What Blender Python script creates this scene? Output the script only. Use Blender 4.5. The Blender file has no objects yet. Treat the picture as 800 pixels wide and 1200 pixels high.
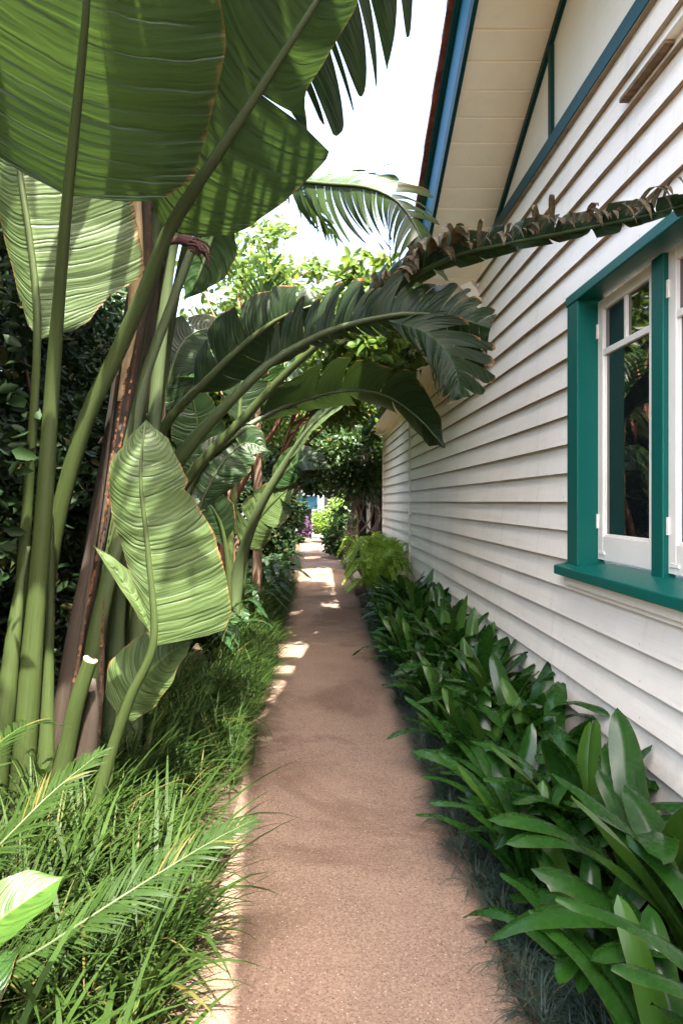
import bpy, math, random
import numpy as np
from mathutils import Vector as V, Matrix, Euler
R = random.Random(7)
C = bpy.context.scene.collection
SC = bpy.context.scene
PI = math.pi

# ------------------------------------------------------------------ helpers
EYE = 1.5
def P(px, py, d):
    """a point of the photograph (800x1200) at depth d metres from the viewer"""
    return V(((px-372)/800*d, d, EYE-(py-588)/800*d))

class MB:
    def __init__(s): s.v=[]; s.f=[]; s.uv=[]; s.mi=[]
    def add(s, vs, fs, uvs=None, mi=0):
        o=len(s.v); s.v += [tuple(v) for v in vs]
        s.f += [tuple(i+o for i in f) for f in fs]
        s.uv += uvs if uvs else [(0.5,0.0)]*len(vs)
        s.mi += [mi]*len(fs)
    def box(s, x0,x1,y0,y1,z0,z1, mi=0):
        vs=[(x,y,z) for x in (x0,x1) for y in (y0,y1) for z in (z0,z1)]
        s.add(vs,[(0,1,3,2),(4,6,7,5),(0,4,5,1),(2,3,7,6),(0,2,6,4),(1,5,7,3)],mi=mi)
    def prism(s, prof, axis, a0, a1, mi=0):
        """closed profile [(p,q)] swept along axis 'y' (p=x,q=z)"""
        n=len(prof); vs=[]
        for a in (a0,a1):
            for p,q in prof: vs.append((p,a(p,q) if callable(a) else a,q))
        fs=[(i,(i+1)%n,n+(i+1)%n,n+i) for i in range(n)]+[tuple(range(n))[::-1],tuple(range(n,2*n))]
        s.add(vs,fs,mi=mi)
    def build(s, name, mats, parent=None, smooth=False, bevel=0):
        me=bpy.data.meshes.new(name); me.from_pydata(s.v,[],s.f)
        mats = mats if isinstance(mats,(list,tuple)) else [mats]
        for m in mats: me.materials.append(m)
        if len(mats)>1: me.polygons.foreach_set('material_index', s.mi)
        uvl=me.uv_layers.new(name='UVMap')
        li=np.empty(len(me.loops),np.int32); me.loops.foreach_get('vertex_index',li)
        uvl.data.foreach_set('uv', np.array(s.uv,np.float32)[li].ravel())
        if smooth: me.polygons.foreach_set('use_smooth',[True]*len(me.polygons))
        me.validate(); me.update()
        o=bpy.data.objects.new(name,me); C.objects.link(o)
        if parent is not None: attach(o,parent)
        if bevel:
            b=o.modifiers.new('bevel','BEVEL'); b.width=bevel; b.segments=2; b.limit_method='ANGLE'
        return o

def wmat(o):
    m=o.matrix_basis.copy()
    while o.parent: o=o.parent; m=o.matrix_basis @ m
    return m
def attach(o,parent):
    """parent a mesh whose vertices are in world space"""
    o.parent=parent
    o.matrix_basis = wmat(parent).inverted()
def thing(name,label,cat,loc=(0,0,0),rz=0,group=None):
    o=bpy.data.objects.new(name,None); C.objects.link(o); o.empty_display_size=.1
    o.location=loc; o.rotation_euler=(0,0,rz); tag(o,label,cat,group); return o
def tag(o,label=None,cat=None,group=None,kind=None):
    if label: o['label']=label
    if cat: o['category']=cat
    if group: o['group']=group
    if kind: o['kind']=kind
    return o
def copy_tree(o,parent=None):
    c=o.copy(); C.objects.link(c)
    if parent is not None: c.parent=parent
    for ch in o.children: copy_tree(ch,c)
    return c
ORD=['nearest','second','third','fourth','fifth','sixth','seventh','eighth','ninth','tenth','eleventh','twelfth','thirteenth','fourteenth','fifteenth','sixteenth','seventeenth','eighteenth','nineteenth','twentieth']

def spline(pts,n):
    """Catmull-Rom through pts, n+1 samples evenly spaced in length"""
    pts=[V(p) for p in pts]
    if len(pts)==2: pts=[pts[0],(pts[0]+pts[1])/2,pts[1]]
    q=[pts[0]*2-pts[1]]+pts+[pts[-1]*2-pts[-2]]
    out=[]
    for i in range(1,len(q)-2):
        for k in range(16):
            t=k/16; a,b,c,d=q[i-1],q[i],q[i+1],q[i+2]
            out.append(.5*((2*b)+(c-a)*t+(2*a-5*b+4*c-d)*t*t+(3*b-a-3*c+d)*t**3))
    out.append(pts[-1])
    L=[0]
    for a,b in zip(out,out[1:]): L.append(L[-1]+(b-a).length)
    T=L[-1]; res=[]; j=0
    for k in range(n+1):
        l=T*k/n
        while j<len(L)-2 and L[j+1]<l: j+=1
        w=(l-L[j])/max(1e-9,L[j+1]-L[j]); res.append(out[j].lerp(out[j+1],w))
    return res,T
def lerp_tab(tab,s):
    if s<=tab[0][0]: return tab[0][1]
    for (a,x),(b,y) in zip(tab,tab[1:]):
        if s<=b:
            t=(s-a)/max(1e-9,b-a); t=t*t*(3-2*t)*.5+t*.5
            return x+(y-x)*t
    return tab[-1][1]

def tube(mb,pts,radii,n=24,k=10,squash=1.0,channel=0.0,cap=True,jit=0,mi=0,up=None):
    path,L=spline(pts,n)
    vs=[];fs=[];uv=[]
    rt=[(i/(len(radii)-1),r) for i,r in enumerate(radii)]
    side=None
    for i,p in enumerate(path):
        t=(path[min(i+1,n)]-path[max(i-1,0)]).normalized()
        if side is None:
            ref=V(up) if up else V((0,-1,0.2))
            side=t.cross(ref)
            if side.length<1e-3: side=t.cross(V((1,0,0)))
            side.normalize()
        side=(side-t*side.dot(t)).normalized(); nn=t.cross(side)
        r=lerp_tab(rt,i/n)
        for j in range(k):
            a=2*PI*j/k
            rr=r*(1+jit*(R.random()-.5))
            ca,sa=math.cos(a),math.sin(a)
            sq=squash
            y=sa*rr*sq
            if channel and sa>0: y-= channel*r*sa*sa*(1-abs(ca))*1.6
            vs.append(p+side*ca*rr+nn*y); uv.append((j/k,i/n*L))
    for i in range(n):
        for j in range(k):
            a=i*k+j;b=i*k+(j+1)%k
            fs.append((a,b,b+k,a+k))
    if cap:
        fs.append(tuple(range(k))[::-1]); fs.append(tuple(range(n*k,n*k+k)))
    mb.add(vs,fs,uv,mi)

def blade(mb,mid,wl,wr,n0,fold=(.15,.15),curl=(0,0),ripple=.006,lam=.09,sweep=.12,tears=((),()),gap=.25,droop=.5,ns=44,nu=8,seed=1,mi=0,tipvar=0.0,twist=0):
    rr=random.Random(seed)
    path,L=spline(mid,80)
    n0=V(n0).normalized()
    def frame(s):
        x=max(0,min(1,s))*80; i=min(79,int(x)); p=path[i].lerp(path[i+1],x-i)
        t=(path[min(80,i+2)]-path[max(0,i-1)]).normalized()
        n=n0
        if twist: n=Matrix.Rotation(twist*s,3,t)@n0
        b=t.cross(n)
        if b.length<1e-3: b=V((1,0,0))
        b.normalize(); nn=b.cross(t).normalized()
        return p,t,b,nn
    for si,(sg,tab) in enumerate(((-1,wl),(1,wr))):
        bd=[0]+sorted(tears[si])+[1]
        ph=rr.random()*6; RN=[rr.uniform(-1,1) for _ in range(400)]
        def vn(x):
            x=x%390; i=int(x); f=x-i; f=f*f*(3-2*f); return RN[i]+(RN[i+1]-RN[i])*f
        for k in range(len(bd)-1):
            s0,s1=bd[k],bd[k+1]; sc=(s0+s1)/2
            torn=len(bd)>2
            dl=(rr.random()-.35)*droop if torn else 0
            tw=(rr.random()-.5)*droop if torn else 0
            ln=1-rr.random()*tipvar if torn else 1
            m=max(3,int(ns*(s1-s0)+.5))
            vs=[];uv=[];fs=[]
            for i in range(m+1):
                s=s0+(s1-s0)*i/m
                w=lerp_tab(tab,s)*ln
                q=2*i/m-1
                a0=fold[si]; 
                pos_off=V((0,0,0)); fw=0
                for j in range(nu+1):
                    u=j/nu
                    se=s
                    if torn:
                        g=gap*u*u
                        se=sc+(s-sc)*(1-g)
                        if u>.75: w_=1-(abs(q)**3)*.25*(u-.75)/.25*1
                        else: w_=1
                    else: w_=1
                    p,t,b,nn=frame(se)
                    if j==0: base=p; acc=V((0,0,0))
                    else:
                        a=a0+curl[si]*u-dl*u*1.2
                        st=w/nu*w_
                        acc=acc+(b*sg*math.cos(a)+nn*math.sin(a))*st+t*sweep*st*(.4+1.2*u)
                    rp=ripple*min(1,u*3)*(1.0*vn(s*L/lam*1.3+3)+.7*vn(s*L/lam*3.1+u*.6+90)*(1-.3*u))+ripple*1.6*vn(s*L/(lam*3)+200+u*.8)*u*u
                    v=p+acc+nn*(rp+tw*q*(s1-s0)*L*.5*u)
                    vs.append(v); uv.append((.5+sg*.5*u,s*L))
            for i in range(m):
                for j in range(nu):
                    a=i*(nu+1)+j
                    f=(a,a+1,a+nu+2,a+nu+1)
                    fs.append(f if sg>0 else f[::-1])
            mb.add(vs,fs,uv,mi)
    return L

def strips(N,base,length,width,az,lean,bend,segs=5,fold=0.0,rnd=None):
    """N curved tapering blades as one vert/face/uv set (numpy)"""
    k=np.arange(segs+1)/segs
    th=lean[:,None]+bend[:,None]*k[None,:]
    st=length[:,None]/segs
    dh=np.sin(th)*st; dz=np.cos(th)*st
    h=np.concatenate([np.zeros((N,1)),np.cumsum(dh[:,:-1],1)],1)
    z=np.concatenate([np.zeros((N,1)),np.cumsum(dz[:,:-1],1)],1)
    ca,sa=np.cos(az)[:,None],np.sin(az)[:,None]
    px=base[:,0:1]+h*ca; py=base[:,1:2]+h*sa; pz=base[:,2:3]+z
    wk=np.minimum(1,np.minimum(.55+k*1.6,(1-k)*2.6+.02))
    w=width[:,None]*.5*wk[None,:]
    v=np.empty((N,segs+1,2,3))
    v[:,:,0,0]=px-sa*w; v[:,:,0,1]=py+ca*w; v[:,:,0,2]=pz
    v[:,:,1,0]=px+sa*w; v[:,:,1,1]=py-ca*w; v[:,:,1,2]=pz
    v[:,:,:,2]=np.maximum(v[:,:,:,2],0.006)
    uv=np.empty((N,segs+1,2,2)); uv[...,0]=np.array([0,1])[None,None,:]; uv[...,1]=(k[None,:]*length[:,None])[:,:,None]
    idx=np.arange(N*(segs+1)*2).reshape(N,segs+1,2)
    f=np.stack([idx[:,:-1,0],idx[:,:-1,1],idx[:,1:,1],idx[:,1:,0]],-1).reshape(-1,4)
    return v.reshape(-1,3),f,uv.reshape(-1,2)
def np_obj(name,parts,mat,parent=None,smooth=True):
    vs=[];fs=[];us=[];o=0
    for v,f,u in parts: vs.append(v); fs.append(f+o); us.append(u); o+=len(v)
    v=np.concatenate(vs);f=np.concatenate(fs);u=np.concatenate(us)
    me=bpy.data.meshes.new(name)
    me.vertices.add(len(v)); me.vertices.foreach_set('co',v.ravel().astype(np.float32))
    me.loops.add(f.size); me.loops.foreach_set('vertex_index',f.ravel().astype(np.int32))
    me.polygons.add(len(f)); me.polygons.foreach_set('loop_start',np.arange(len(f),dtype=np.int32)*4)
    me.update(calc_edges=True)
    uvl=me.uv_layers.new(name='UVMap'); uvl.data.foreach_set('uv',u[f.ravel()].ravel().astype(np.float32))
    if smooth: me.polygons.foreach_set('use_smooth',np.ones(len(f),bool))
    me.materials.append(mat); me.validate()
    ob=bpy.data.objects.new(name,me); C.objects.link(ob)
    if parent is not None: attach(ob,parent)
    return ob

# ------------------------------------------------------------------ materials
def mat(name):
    m=bpy.data.materials.new(name); m.use_nodes=True; nt=m.node_tree; nt.nodes.clear()
    out=nt.nodes.new('ShaderNodeOutputMaterial'); return m,nt,out
class N:
    def __init__(s,nt): s.nt=nt
    def n(s,t,ins=None,**kw):
        nd=s.nt.nodes.new('ShaderNode'+t)
        for k,v in kw.items(): setattr(nd,k,v)
        for k,v in (ins or {}).items():
            i=nd.inputs[k]
            if hasattr(v,'is_output') or isinstance(v,bpy.types.NodeSocket): s.nt.links.new(v,i)
            else:
                try: i.default_value=v
                except Exception: i.default_value=tuple(v)+(1,)
        return nd
    def math(s,op,a,b=0.0,c=None):
        d={0:a,1:b}
        if c is not None: d[2]=c
        return s.n('Math',d,operation=op).outputs[0]
    def mix(s,f,a,b,mode='MIX'):
        nd=s.nt.nodes.new('ShaderNodeMix'); nd.data_type='RGBA'; nd.blend_type=mode
        for i,v in ((0,f),(6,a),(7,b)):
            if isinstance(v,bpy.types.NodeSocket): s.nt.links.new(v,nd.inputs[i])
            elif isinstance(v,(int,float)): nd.inputs[i].default_value=v
            else: nd.inputs[i].default_value=tuple(v)+((1,) if len(v)==3 else ())
        return nd.outputs[2]
    def ramp(s,f,stops):
        nd=s.nt.nodes.new('ShaderNodeValToRGB'); s.nt.links.new(f,nd.inputs[0])
        cr=nd.color_ramp
        while len(cr.elements)<len(stops): cr.elements.new(.5)
        for e,(p,c) in zip(cr.elements,stops):
            e.position=p; e.color=(c,c,c,1) if isinstance(c,(int,float)) else tuple(c)+(1,)
        return nd.outputs[0]
    def noise(s,vec,scale,detail=4,rough=.55,dist=0):
        i={'Scale':scale,'Detail':detail,'Roughness':rough,'Distortion':dist}
        if vec is not None: i['Vector']=vec
        return s.n('TexNoise',i).outputs['Fac']

def leaf_mat(name,base,dark,trans,rough=.38,tf=.35,vein=.14,lam=.022,bump=.45,brown=0.0,spec=.5,island=False,mid=None):
    m,nt,out=mat(name); g=N(nt)
    uv=g.n('UVMap').outputs[0]; sp=g.n('SeparateXYZ',{0:uv}); u,v=sp.outputs[0],sp.outputs[1]
    au=g.math('ABSOLUTE',g.math('SUBTRACT',u,.5))        # 0 midrib .. .5 margin
    geo=g.n('NewGeometry'); pos=geo.outputs['Position']
    big=g.noise(pos,3.5,3); fine=g.noise(pos,38,4)
    c=g.mix(g.ramp(big,[(.3,0),(.7,1)]),dark,base)
    c=g.mix(g.math('MULTIPLY',fine,.35),c,tuple(x*1.7 for x in base))
    bn=None
    if vein>0:
        co=g.math('ADD',v,g.math('MULTIPLY',g.math('MULTIPLY',au,au),-.35))
        co=g.math('ADD',co,g.math('MULTIPLY',g.noise(pos,5,2),.03))
        wv=g.math('SINE',g.math('MULTIPLY',co,2*PI/lam))
        cv=g.n('CombineXYZ',{0:g.math('MULTIPLY',co,1.0/lam),1:g.math('MULTIPLY',u,1.6),2:0.0}).outputs[0]
        w2=g.noise(cv,.85,4,.65); w3=g.noise(cv,.17,2,.5)
        c=g.mix(g.math('MULTIPLY',g.ramp(w2,[(.36,1),(.48,0)]),.6),c,tuple(x*.6 for x in dark))
        c=g.mix(g.math('MULTIPLY',g.ramp(w3,[(.5,0),(.7,1)]),.35),c,tuple(x*1.5 for x in base))
        cr=g.ramp(g.noise(cv,.36,1,.4),[(.455,0),(.485,1),(.515,1),(.545,0)])
        c=g.mix(g.math('MULTIPLY',cr,.45),c,tuple(x*.45 for x in dark))
        ws=g.math('ADD',g.math('MULTIPLY',cr,-.9),g.math('MULTIPLY',wv,.16))
        ws=g.math('ADD',ws,g.math('ADD',g.math('MULTIPLY',w2,1.6),w3))
        line=g.ramp(g.math('MULTIPLY',g.math('ADD',wv,1),.5),[(.0,0),(.8,0),(1,1)])
        c=g.mix(g.math('MULTIPLY',line,vein),c,tuple(min(1,x*2.2) for x in base))
        rib=g.ramp(au,[(0,1),(.035,0)])
        c=g.mix(g.math('MULTIPLY',rib,.6),c,mid or tuple(min(1,x*2.6) for x in base))
        bn=g.n('Bump',{'Strength':bump,'Distance':.005,'Height':ws}).outputs[0]
    if island:
        rn=geo.outputs['Random Per Island']
        c=g.mix(g.ramp(rn,[(0,0),(1,.75)]),c,tuple(min(1,x*1.9) for x in base))
        c=g.mix(g.ramp(rn,[(.93,0),(.97,.6)]),c,(.10,.075,.025))
    else: rn=None
    if brown>0:
        e=g.math('MULTIPLY',g.ramp(g.math('ADD',au,g.math('MULTIPLY',g.math('SUBTRACT',g.noise(pos,14,4),.5),.16*brown)),[(.482,0),(.5,1)]),min(1,brown))
        c=g.mix(e,c,(.20,.10,.035))
        sp_=g.ramp(g.noise(pos,21,5,.7),[(.70,0),(.76,1)])
        c=g.mix(g.math('MULTIPLY',sp_,.35*brown),c,(.16,.10,.03))
    ins={'Base Color':c,'Roughness':g.math('ADD',rough-.06,g.math('MULTIPLY',fine,.14)),'Specular IOR Level':spec}
    if bn: ins['Normal']=bn
    p=g.n('BsdfPrincipled',ins)
    tc=g.mix(.55,c,trans)
    t=g.n('BsdfTranslucent',{'Color':tc,**({'Normal':bn} if bn else {})})
    mx=g.n('MixShader',{0:tf,1:p.outputs[0],2:t.outputs[0]})
    nt.links.new(mx.outputs[0],out.inputs[0]); return m

def simple(name,col,rough=.5,spec=.5,var=.15,scale=6,bump=.0,bscale=60,stretch=None,metal=0,dirt=None,dirt_amt=0):
    m,nt,out=mat(name); g=N(nt)
    pos=g.n('NewGeometry').outputs['Position']
    if stretch:
        pos=g.n('VectorMath',{0:pos,1:stretch},operation='MULTIPLY').outputs[0]
    f=g.noise(pos,scale,5)
    c=g.mix(g.ramp(f,[(.3,0),(.75,1)]),tuple(x*(1-var) for x in col),tuple(min(1,x*(1+var)) for x in col))
    if dirt:
        d=g.ramp(g.noise(pos,scale*2.3,6,.7),[(.48,0),(.72,1)])
        c=g.mix(g.math('MULTIPLY',d,dirt_amt),c,dirt)
    ins={'Base Color':c,'Roughness':rough,'Specular IOR Level':spec,'Metallic':metal}
    if bump:
        b=g.n('Bump',{'Strength':bump,'Distance':.004,'Height':g.noise(pos,bscale,4)}); ins['Normal']=b.outputs[0]
    p=g.n('BsdfPrincipled',ins); nt.links.new(p.outputs[0],out.inputs[0]); return m

def path_mat():
    m,nt,out=mat('path_gravel'); g=N(nt)
    pos=g.n('NewGeometry').outputs['Position']
    a=g.noise(pos,2.2,5,.6); b=g.noise(pos,120,3,.7); d=g.noise(pos,320,2)
    c=g.mix(g.ramp(a,[(.3,0),(.7,1)]),(.128,.083,.056),(.190,.128,.089))
    c=g.mix(g.ramp(b,[(.35,0),(.7,.6)]),c,(.30,.215,.165))
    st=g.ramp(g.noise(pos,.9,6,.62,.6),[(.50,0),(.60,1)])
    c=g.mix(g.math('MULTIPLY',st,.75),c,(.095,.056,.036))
    ax=g.math('ABSOLUTE',g.math('SUBTRACT',g.n('SeparateXYZ',{0:pos}).outputs[0],.115))
    ed=g.math('ADD',ax,g.math('MULTIPLY',g.math('SUBTRACT',g.noise(pos,7,5,.65),.5),.22))
    c=g.mix(g.ramp(ed,[(.43,0),(.53,.75)]),c,(.055,.036,.022))
    dr=g.noise(g.n('VectorMath',{0:pos,1:(1.2,5,1)},operation='MULTIPLY').outputs[0],1.6,5,.6)
    c=g.mix(g.ramp(dr,[(.52,0),(.72,.28)]),c,(.13,.08,.055))
    gt=g.noise(pos,85,4,.75)
    c=g.mix(g.ramp(gt,[(.40,.38),(.53,0)]),c,(.10,.065,.048)); c=g.mix(g.ramp(gt,[(.55,0),(.72,.42)]),c,(.34,.25,.185))
    pit=g.ramp(g.noise(pos,75,2,.5),[(.28,1),(.36,0)])
    c=g.mix(g.math('MULTIPLY',pit,.7),c,(.06,.04,.03))
    vo=g.n('TexVoronoi',{'Vector':pos,'Scale':130,'Randomness':1})
    sel=g.ramp(g.n('SeparateColor',{0:vo.outputs['Color']}).outputs[0],[(.72,0),(.80,1)])
    sp=g.ramp(vo.outputs['Distance'],[(.22,1),(.34,0)])
    c=g.mix(g.math('MULTIPLY',g.math('MULTIPLY',sp,sel),.85),c,(.03,.02,.018))
    sel2=g.ramp(g.n('SeparateColor',{0:vo.outputs['Color']}).outputs[1],[(.955,0),(.97,1)])
    c=g.mix(g.math('MULTIPLY',g.math('MULTIPLY',sp,sel2),.6),c,(.62,.52,.44))
    h=g.math('ADD',g.math('MULTIPLY',b,.6),g.math('ADD',g.math('MULTIPLY',d,.3),g.math('MULTIPLY',sp,.35)))
    bp=g.n('Bump',{'Strength':.8,'Distance':.008,'Height':h})
    p=g.n('BsdfPrincipled',{'Base Color':c,'Roughness':.9,'Specular IOR Level':.2,'Normal':bp.outputs[0]})
    nt.links.new(p.outputs[0],out.inputs[0]); return m

def paint_wood(name,col,rough=.45,grime=.25,grain=.25,spec=.45,dirtcol=(.32,.27,.2),splash=0):
    m,nt,out=mat(name); g=N(nt)
    pos=g.n('NewGeometry').outputs['Position']
    st=g.n('VectorMath',{0:pos,1:(6,.7,14)},operation='MULTIPLY').outputs[0]
    gr=g.noise(st,5,5,.6)
    big=g.noise(pos,1.6,5,.6)
    c=g.mix(g.ramp(big,[(.3,0),(.7,1)]),tuple(x*.93 for x in col),tuple(min(1,x*1.05) for x in col))
    d=g.ramp(g.noise(st,2.3,6,.72),[(.55,0),(.78,1)])
    c=g.mix(g.math('MULTIPLY',d,grime),c,dirtcol)
    sp=g.ramp(g.noise(pos,46,3,.6),[(.70,0),(.74,1)])
    c=g.mix(g.math('MULTIPLY',sp,grime*.8),c,dirtcol)
    if splash:
        zz=g.math('ADD',g.n('SeparateXYZ',{0:pos}).outputs[2],g.math('MULTIPLY',g.math('SUBTRACT',g.noise(pos,9,6,.7),.5),.5))
        c=g.mix(g.ramp(zz,[(.05,.8),(.55,0)]),c,(.30,.25,.18))
        sx=g.n('SeparateXYZ',{0:pos})
        fy=g.math('ABSOLUTE',g.math('SUBTRACT',g.math('FRACT',g.math('MULTIPLY',sx.outputs[1],1/.45)),.5))
        fz=g.math('ABSOLUTE',g.math('SUBTRACT',g.math('FRACT',g.math('MULTIPLY',g.math('SUBTRACT',sx.outputs[2],1.5-9*.159),1/.159)),.17))
        nd=g.math('ADD',g.math('POWER',g.math('MULTIPLY',fy,.45/.0055),2.0),g.math('POWER',g.math('MULTIPLY',fz,.159/.0055),2.0))
        c=g.mix(g.ramp(nd,[(.5,.55),(1.0,0)]),c,(.36,.28,.2))
        yy=g.ramp(g.noise(g.n('VectorMath',{0:pos,1:(1,9,.35)},operation='MULTIPLY').outputs[0],1.3,5,.65),[(.56,0),(.75,.35)])
        c=g.mix(yy,c,(.52,.46,.36))
    bp=g.n('Bump',{'Strength':grain,'Distance':.003,'Height':gr})
    p=g.n('BsdfPrincipled',{'Base Color':c,'Roughness':rough,'Specular IOR Level':spec,'Normal':bp.outputs[0]})
    nt.links.new(p.outputs[0],out.inputs[0]); return m

def stalk_mat(name,a,b,rough=.42,tf=.1):
    m,nt,out=mat(name); g=N(nt)
    uv=g.n('UVMap').outputs[0]
    st=g.n('VectorMath',{0:uv,1:(26,1.2,1)},operation='MULTIPLY').outputs[0]
    f=g.noise(st,2.2,5,.6); pos=g.n('NewGeometry').outputs['Position']
    c=g.mix(g.ramp(f,[(.3,0),(.7,1)]),a,b)
    sp=g.ramp(g.noise(pos,30,5,.7),[(.66,0),(.72,1)])
    c=g.mix(g.math('MULTIPLY',sp,.5),c,(.13,.10,.03))
    bp=g.n('Bump',{'Strength':.35,'Distance':.004,'Height':f})
    p=g.n('BsdfPrincipled',{'Base Color':c,'Roughness':rough,'Specular IOR Level':.45,'Normal':bp.outputs[0]})
    t=g.n('BsdfTranslucent',{'Color':b+(1,)})
    mx=g.n('MixShader',{0:tf,1:p.outputs[0],2:t.outputs[0]})
    nt.links.new(mx.outputs[0],out.inputs[0]); return m

M={}
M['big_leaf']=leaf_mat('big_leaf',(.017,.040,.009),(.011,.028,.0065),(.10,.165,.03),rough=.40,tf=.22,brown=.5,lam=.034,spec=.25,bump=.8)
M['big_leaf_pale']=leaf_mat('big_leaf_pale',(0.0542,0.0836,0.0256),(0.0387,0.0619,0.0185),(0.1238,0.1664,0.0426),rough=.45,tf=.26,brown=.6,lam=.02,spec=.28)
M['torn_leaf']=leaf_mat('torn_leaf',(.011,.022,.007),(.007,.015,.005),(.05,.09,.014),rough=.42,tf=.13,brown=1.0,lam=.026,spec=.17)
M['dry_leaf']=leaf_mat('dry_leaf',(0.1020,0.0780,0.0420),(0.0510,0.0420,0.0210),(0.1500,0.1140,0.0480),rough=.55,tf=.2,brown=1.0,lam=.02,spec=.2)
M['stalk']=stalk_mat('stalk',(0.0235,0.0400,0.0088),(0.0510,0.0690,0.0207))
M['stalk_pale']=stalk_mat('stalk_pale',(0.0477,0.0734,0.0275),(0.0845,0.1102,0.0477))
M['sheath']=stalk_mat('sheath',(0.0098,0.0063,0.0035),(0.0420,0.0266,0.0140),rough=.75,tf=.0)
M['sheath_cream']=stalk_mat('sheath_cream',(.34,.21,.10),(.55,.42,.24),rough=.65,tf=.05)
M['clivia']=leaf_mat('clivia',(0.0131,0.0492,0.0057),(0.0074,0.0312,0.0049),(0.0656,0.1968,0.0131),rough=.26,tf=.16,vein=.0,island=False,spec=.32,brown=.3)
M['clivia_young']=leaf_mat('clivia_young',(.034,.084,.010),(.022,.060,.008),(.13,.26,.025),rough=.3,tf=.18,vein=.0,spec=.3,brown=.35)
M['grass']=leaf_mat('grass',(0.0156,0.0306,0.0054),(0.0088,0.0190,0.0034),(0.0612,0.1020,0.0163),rough=.52,tf=.24,vein=0,island=True,spec=.12)
M['mondo']=leaf_mat('mondo',(.020,.036,.026),(.012,.023,.017),(.04,.08,.045),rough=.42,tf=.14,vein=0,island=True,spec=.25)
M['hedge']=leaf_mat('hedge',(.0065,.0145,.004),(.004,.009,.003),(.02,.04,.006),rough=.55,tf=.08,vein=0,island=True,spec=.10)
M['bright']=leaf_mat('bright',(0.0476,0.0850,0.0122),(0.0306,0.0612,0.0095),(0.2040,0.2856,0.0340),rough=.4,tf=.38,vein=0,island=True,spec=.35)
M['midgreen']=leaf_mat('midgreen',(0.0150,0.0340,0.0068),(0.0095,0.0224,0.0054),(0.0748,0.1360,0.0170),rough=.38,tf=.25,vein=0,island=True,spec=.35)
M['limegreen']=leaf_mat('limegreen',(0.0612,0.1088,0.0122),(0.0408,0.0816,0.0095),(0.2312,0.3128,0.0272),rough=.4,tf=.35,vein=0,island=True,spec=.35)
M['fern']=leaf_mat('fern',(0.0109,0.0313,0.0082),(0.0068,0.0218,0.0061),(0.0476,0.1224,0.0170),rough=.42,tf=.24,vein=0,island=True,spec=.3)
M['palm']=leaf_mat('palm',(0.0111,0.0226,0.0042),(0.0068,0.0158,0.0031),(0.0447,0.0735,0.0115),rough=.34,tf=.2,vein=0,island=True,spec=.3)
M['palm_dark']=leaf_mat('palm_dark',(0.0204,0.0354,0.0109),(0.0136,0.0258,0.0082),(0.0680,0.1156,0.0170),rough=.34,tf=.16,vein=0,island=True,spec=.4)
M['ginger']=leaf_mat('ginger',(.030,.062,.010),(.022,.05,.008),(.10,.17,.026),rough=.3,tf=.2,vein=.06,lam=.012,bump=.2,spec=.3)
M['shade_leaf']=leaf_mat('shade_leaf',(0.0122,0.0272,0.0082),(0.0082,0.0204,0.0068),(0.0340,0.0680,0.0102),rough=.36,tf=.06,brown=.6,spec=.4)
M['feathery']=leaf_mat('feathery',(.15,.25,.03),(.10,.19,.022),(.4,.5,.05),rough=.42,tf=.35,vein=0,island=True,spec=.25)
M['purple']=leaf_mat('purple',(.05,.022,.05),(.025,.02,.025),(.07,.03,.07),rough=.5,tf=.3,vein=0,island=True,spec=.2)
M['bark']=simple('bark',(.12,.075,.05),.85,.2,.4,18,.8,50,(1,1,.25))
M['bark_red']=simple('bark_red',(.20,.095,.06),.85,.2,.35,14,.7,50,(1,1,.3))
M['twig']=simple('twig',(.17,.11,.08),.8,.2,.3,14)
M['soil']=simple('soil',(.045,.032,.022),.95,.1,.4,9,1.0,40,dirt=(.09,.06,.035),dirt_amt=.7)
M['path']=path_mat()
M['cream']=paint_wood('cream',(.90,.82,.69),.42,.2,.35,splash=1)
M['cream_sash']=paint_wood('cream_sash',(.86,.79,.68),.38,.12,.2)
M['soffit']=paint_wood('soffit',(.96,.86,.68),.55,.12,.25,dirtcol=(.45,.33,.18))
M['gable']=paint_wood('gable',(.90,.83,.71),.6,.12,.2,dirtcol=(.5,.4,.28))
M['teal']=paint_wood('teal',(.002,.095,.072),.40,.10,.3,.2,dirtcol=(.05,.11,.09))
M['teal_blue']=paint_wood('teal_blue',(.002,.062,.075),.45,.08,.25,.15,dirtcol=(.02,.05,.05))
M['teal_dark']=paint_wood('teal_dark',(.003,.040,.038),.45,.10,.25,.15,dirtcol=(.02,.05,.04))
M['blue']=paint_wood('blue',(.004,.16,.31),.4,.06,.15,.15,dirtcol=(.1,.2,.3))  # teal barge paint with the blue sky reflection put into its colour
M['tile']=simple('tile',(.20,.055,.035),.7,.3,.45,12,.7,40,dirt=(.30,.2,.14),dirt_amt=.5)
M['vent']=simple('vent',(.20,.125,.07),.75,.2,.35,10,.5,60,(1,4,1))
M['white']=simple('white',(.78,.78,.76),.6,.3,.06,3)
M['awning']=simple('awning',(.02,.085,.12),.7,.2,.15,4)
M['fence']=simple('fence',(.035,.03,.026),.9,.15,.35,6,.6,60,(1,1,.15))
M['stone']=simple('stone',(.30,.25,.21),.85,.2,.25,10,.6,60)
M['metal']=simple('metal',(.55,.55,.53),.35,.5,.1,8,metal=.8)
M['berry']=simple('berry',(.03,.03,.035),.5,.4,.3,20)
M['flower_dead']=simple('flower_dead',(.055,.022,.018),.7,.2,.4,22,.8,60)
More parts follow.
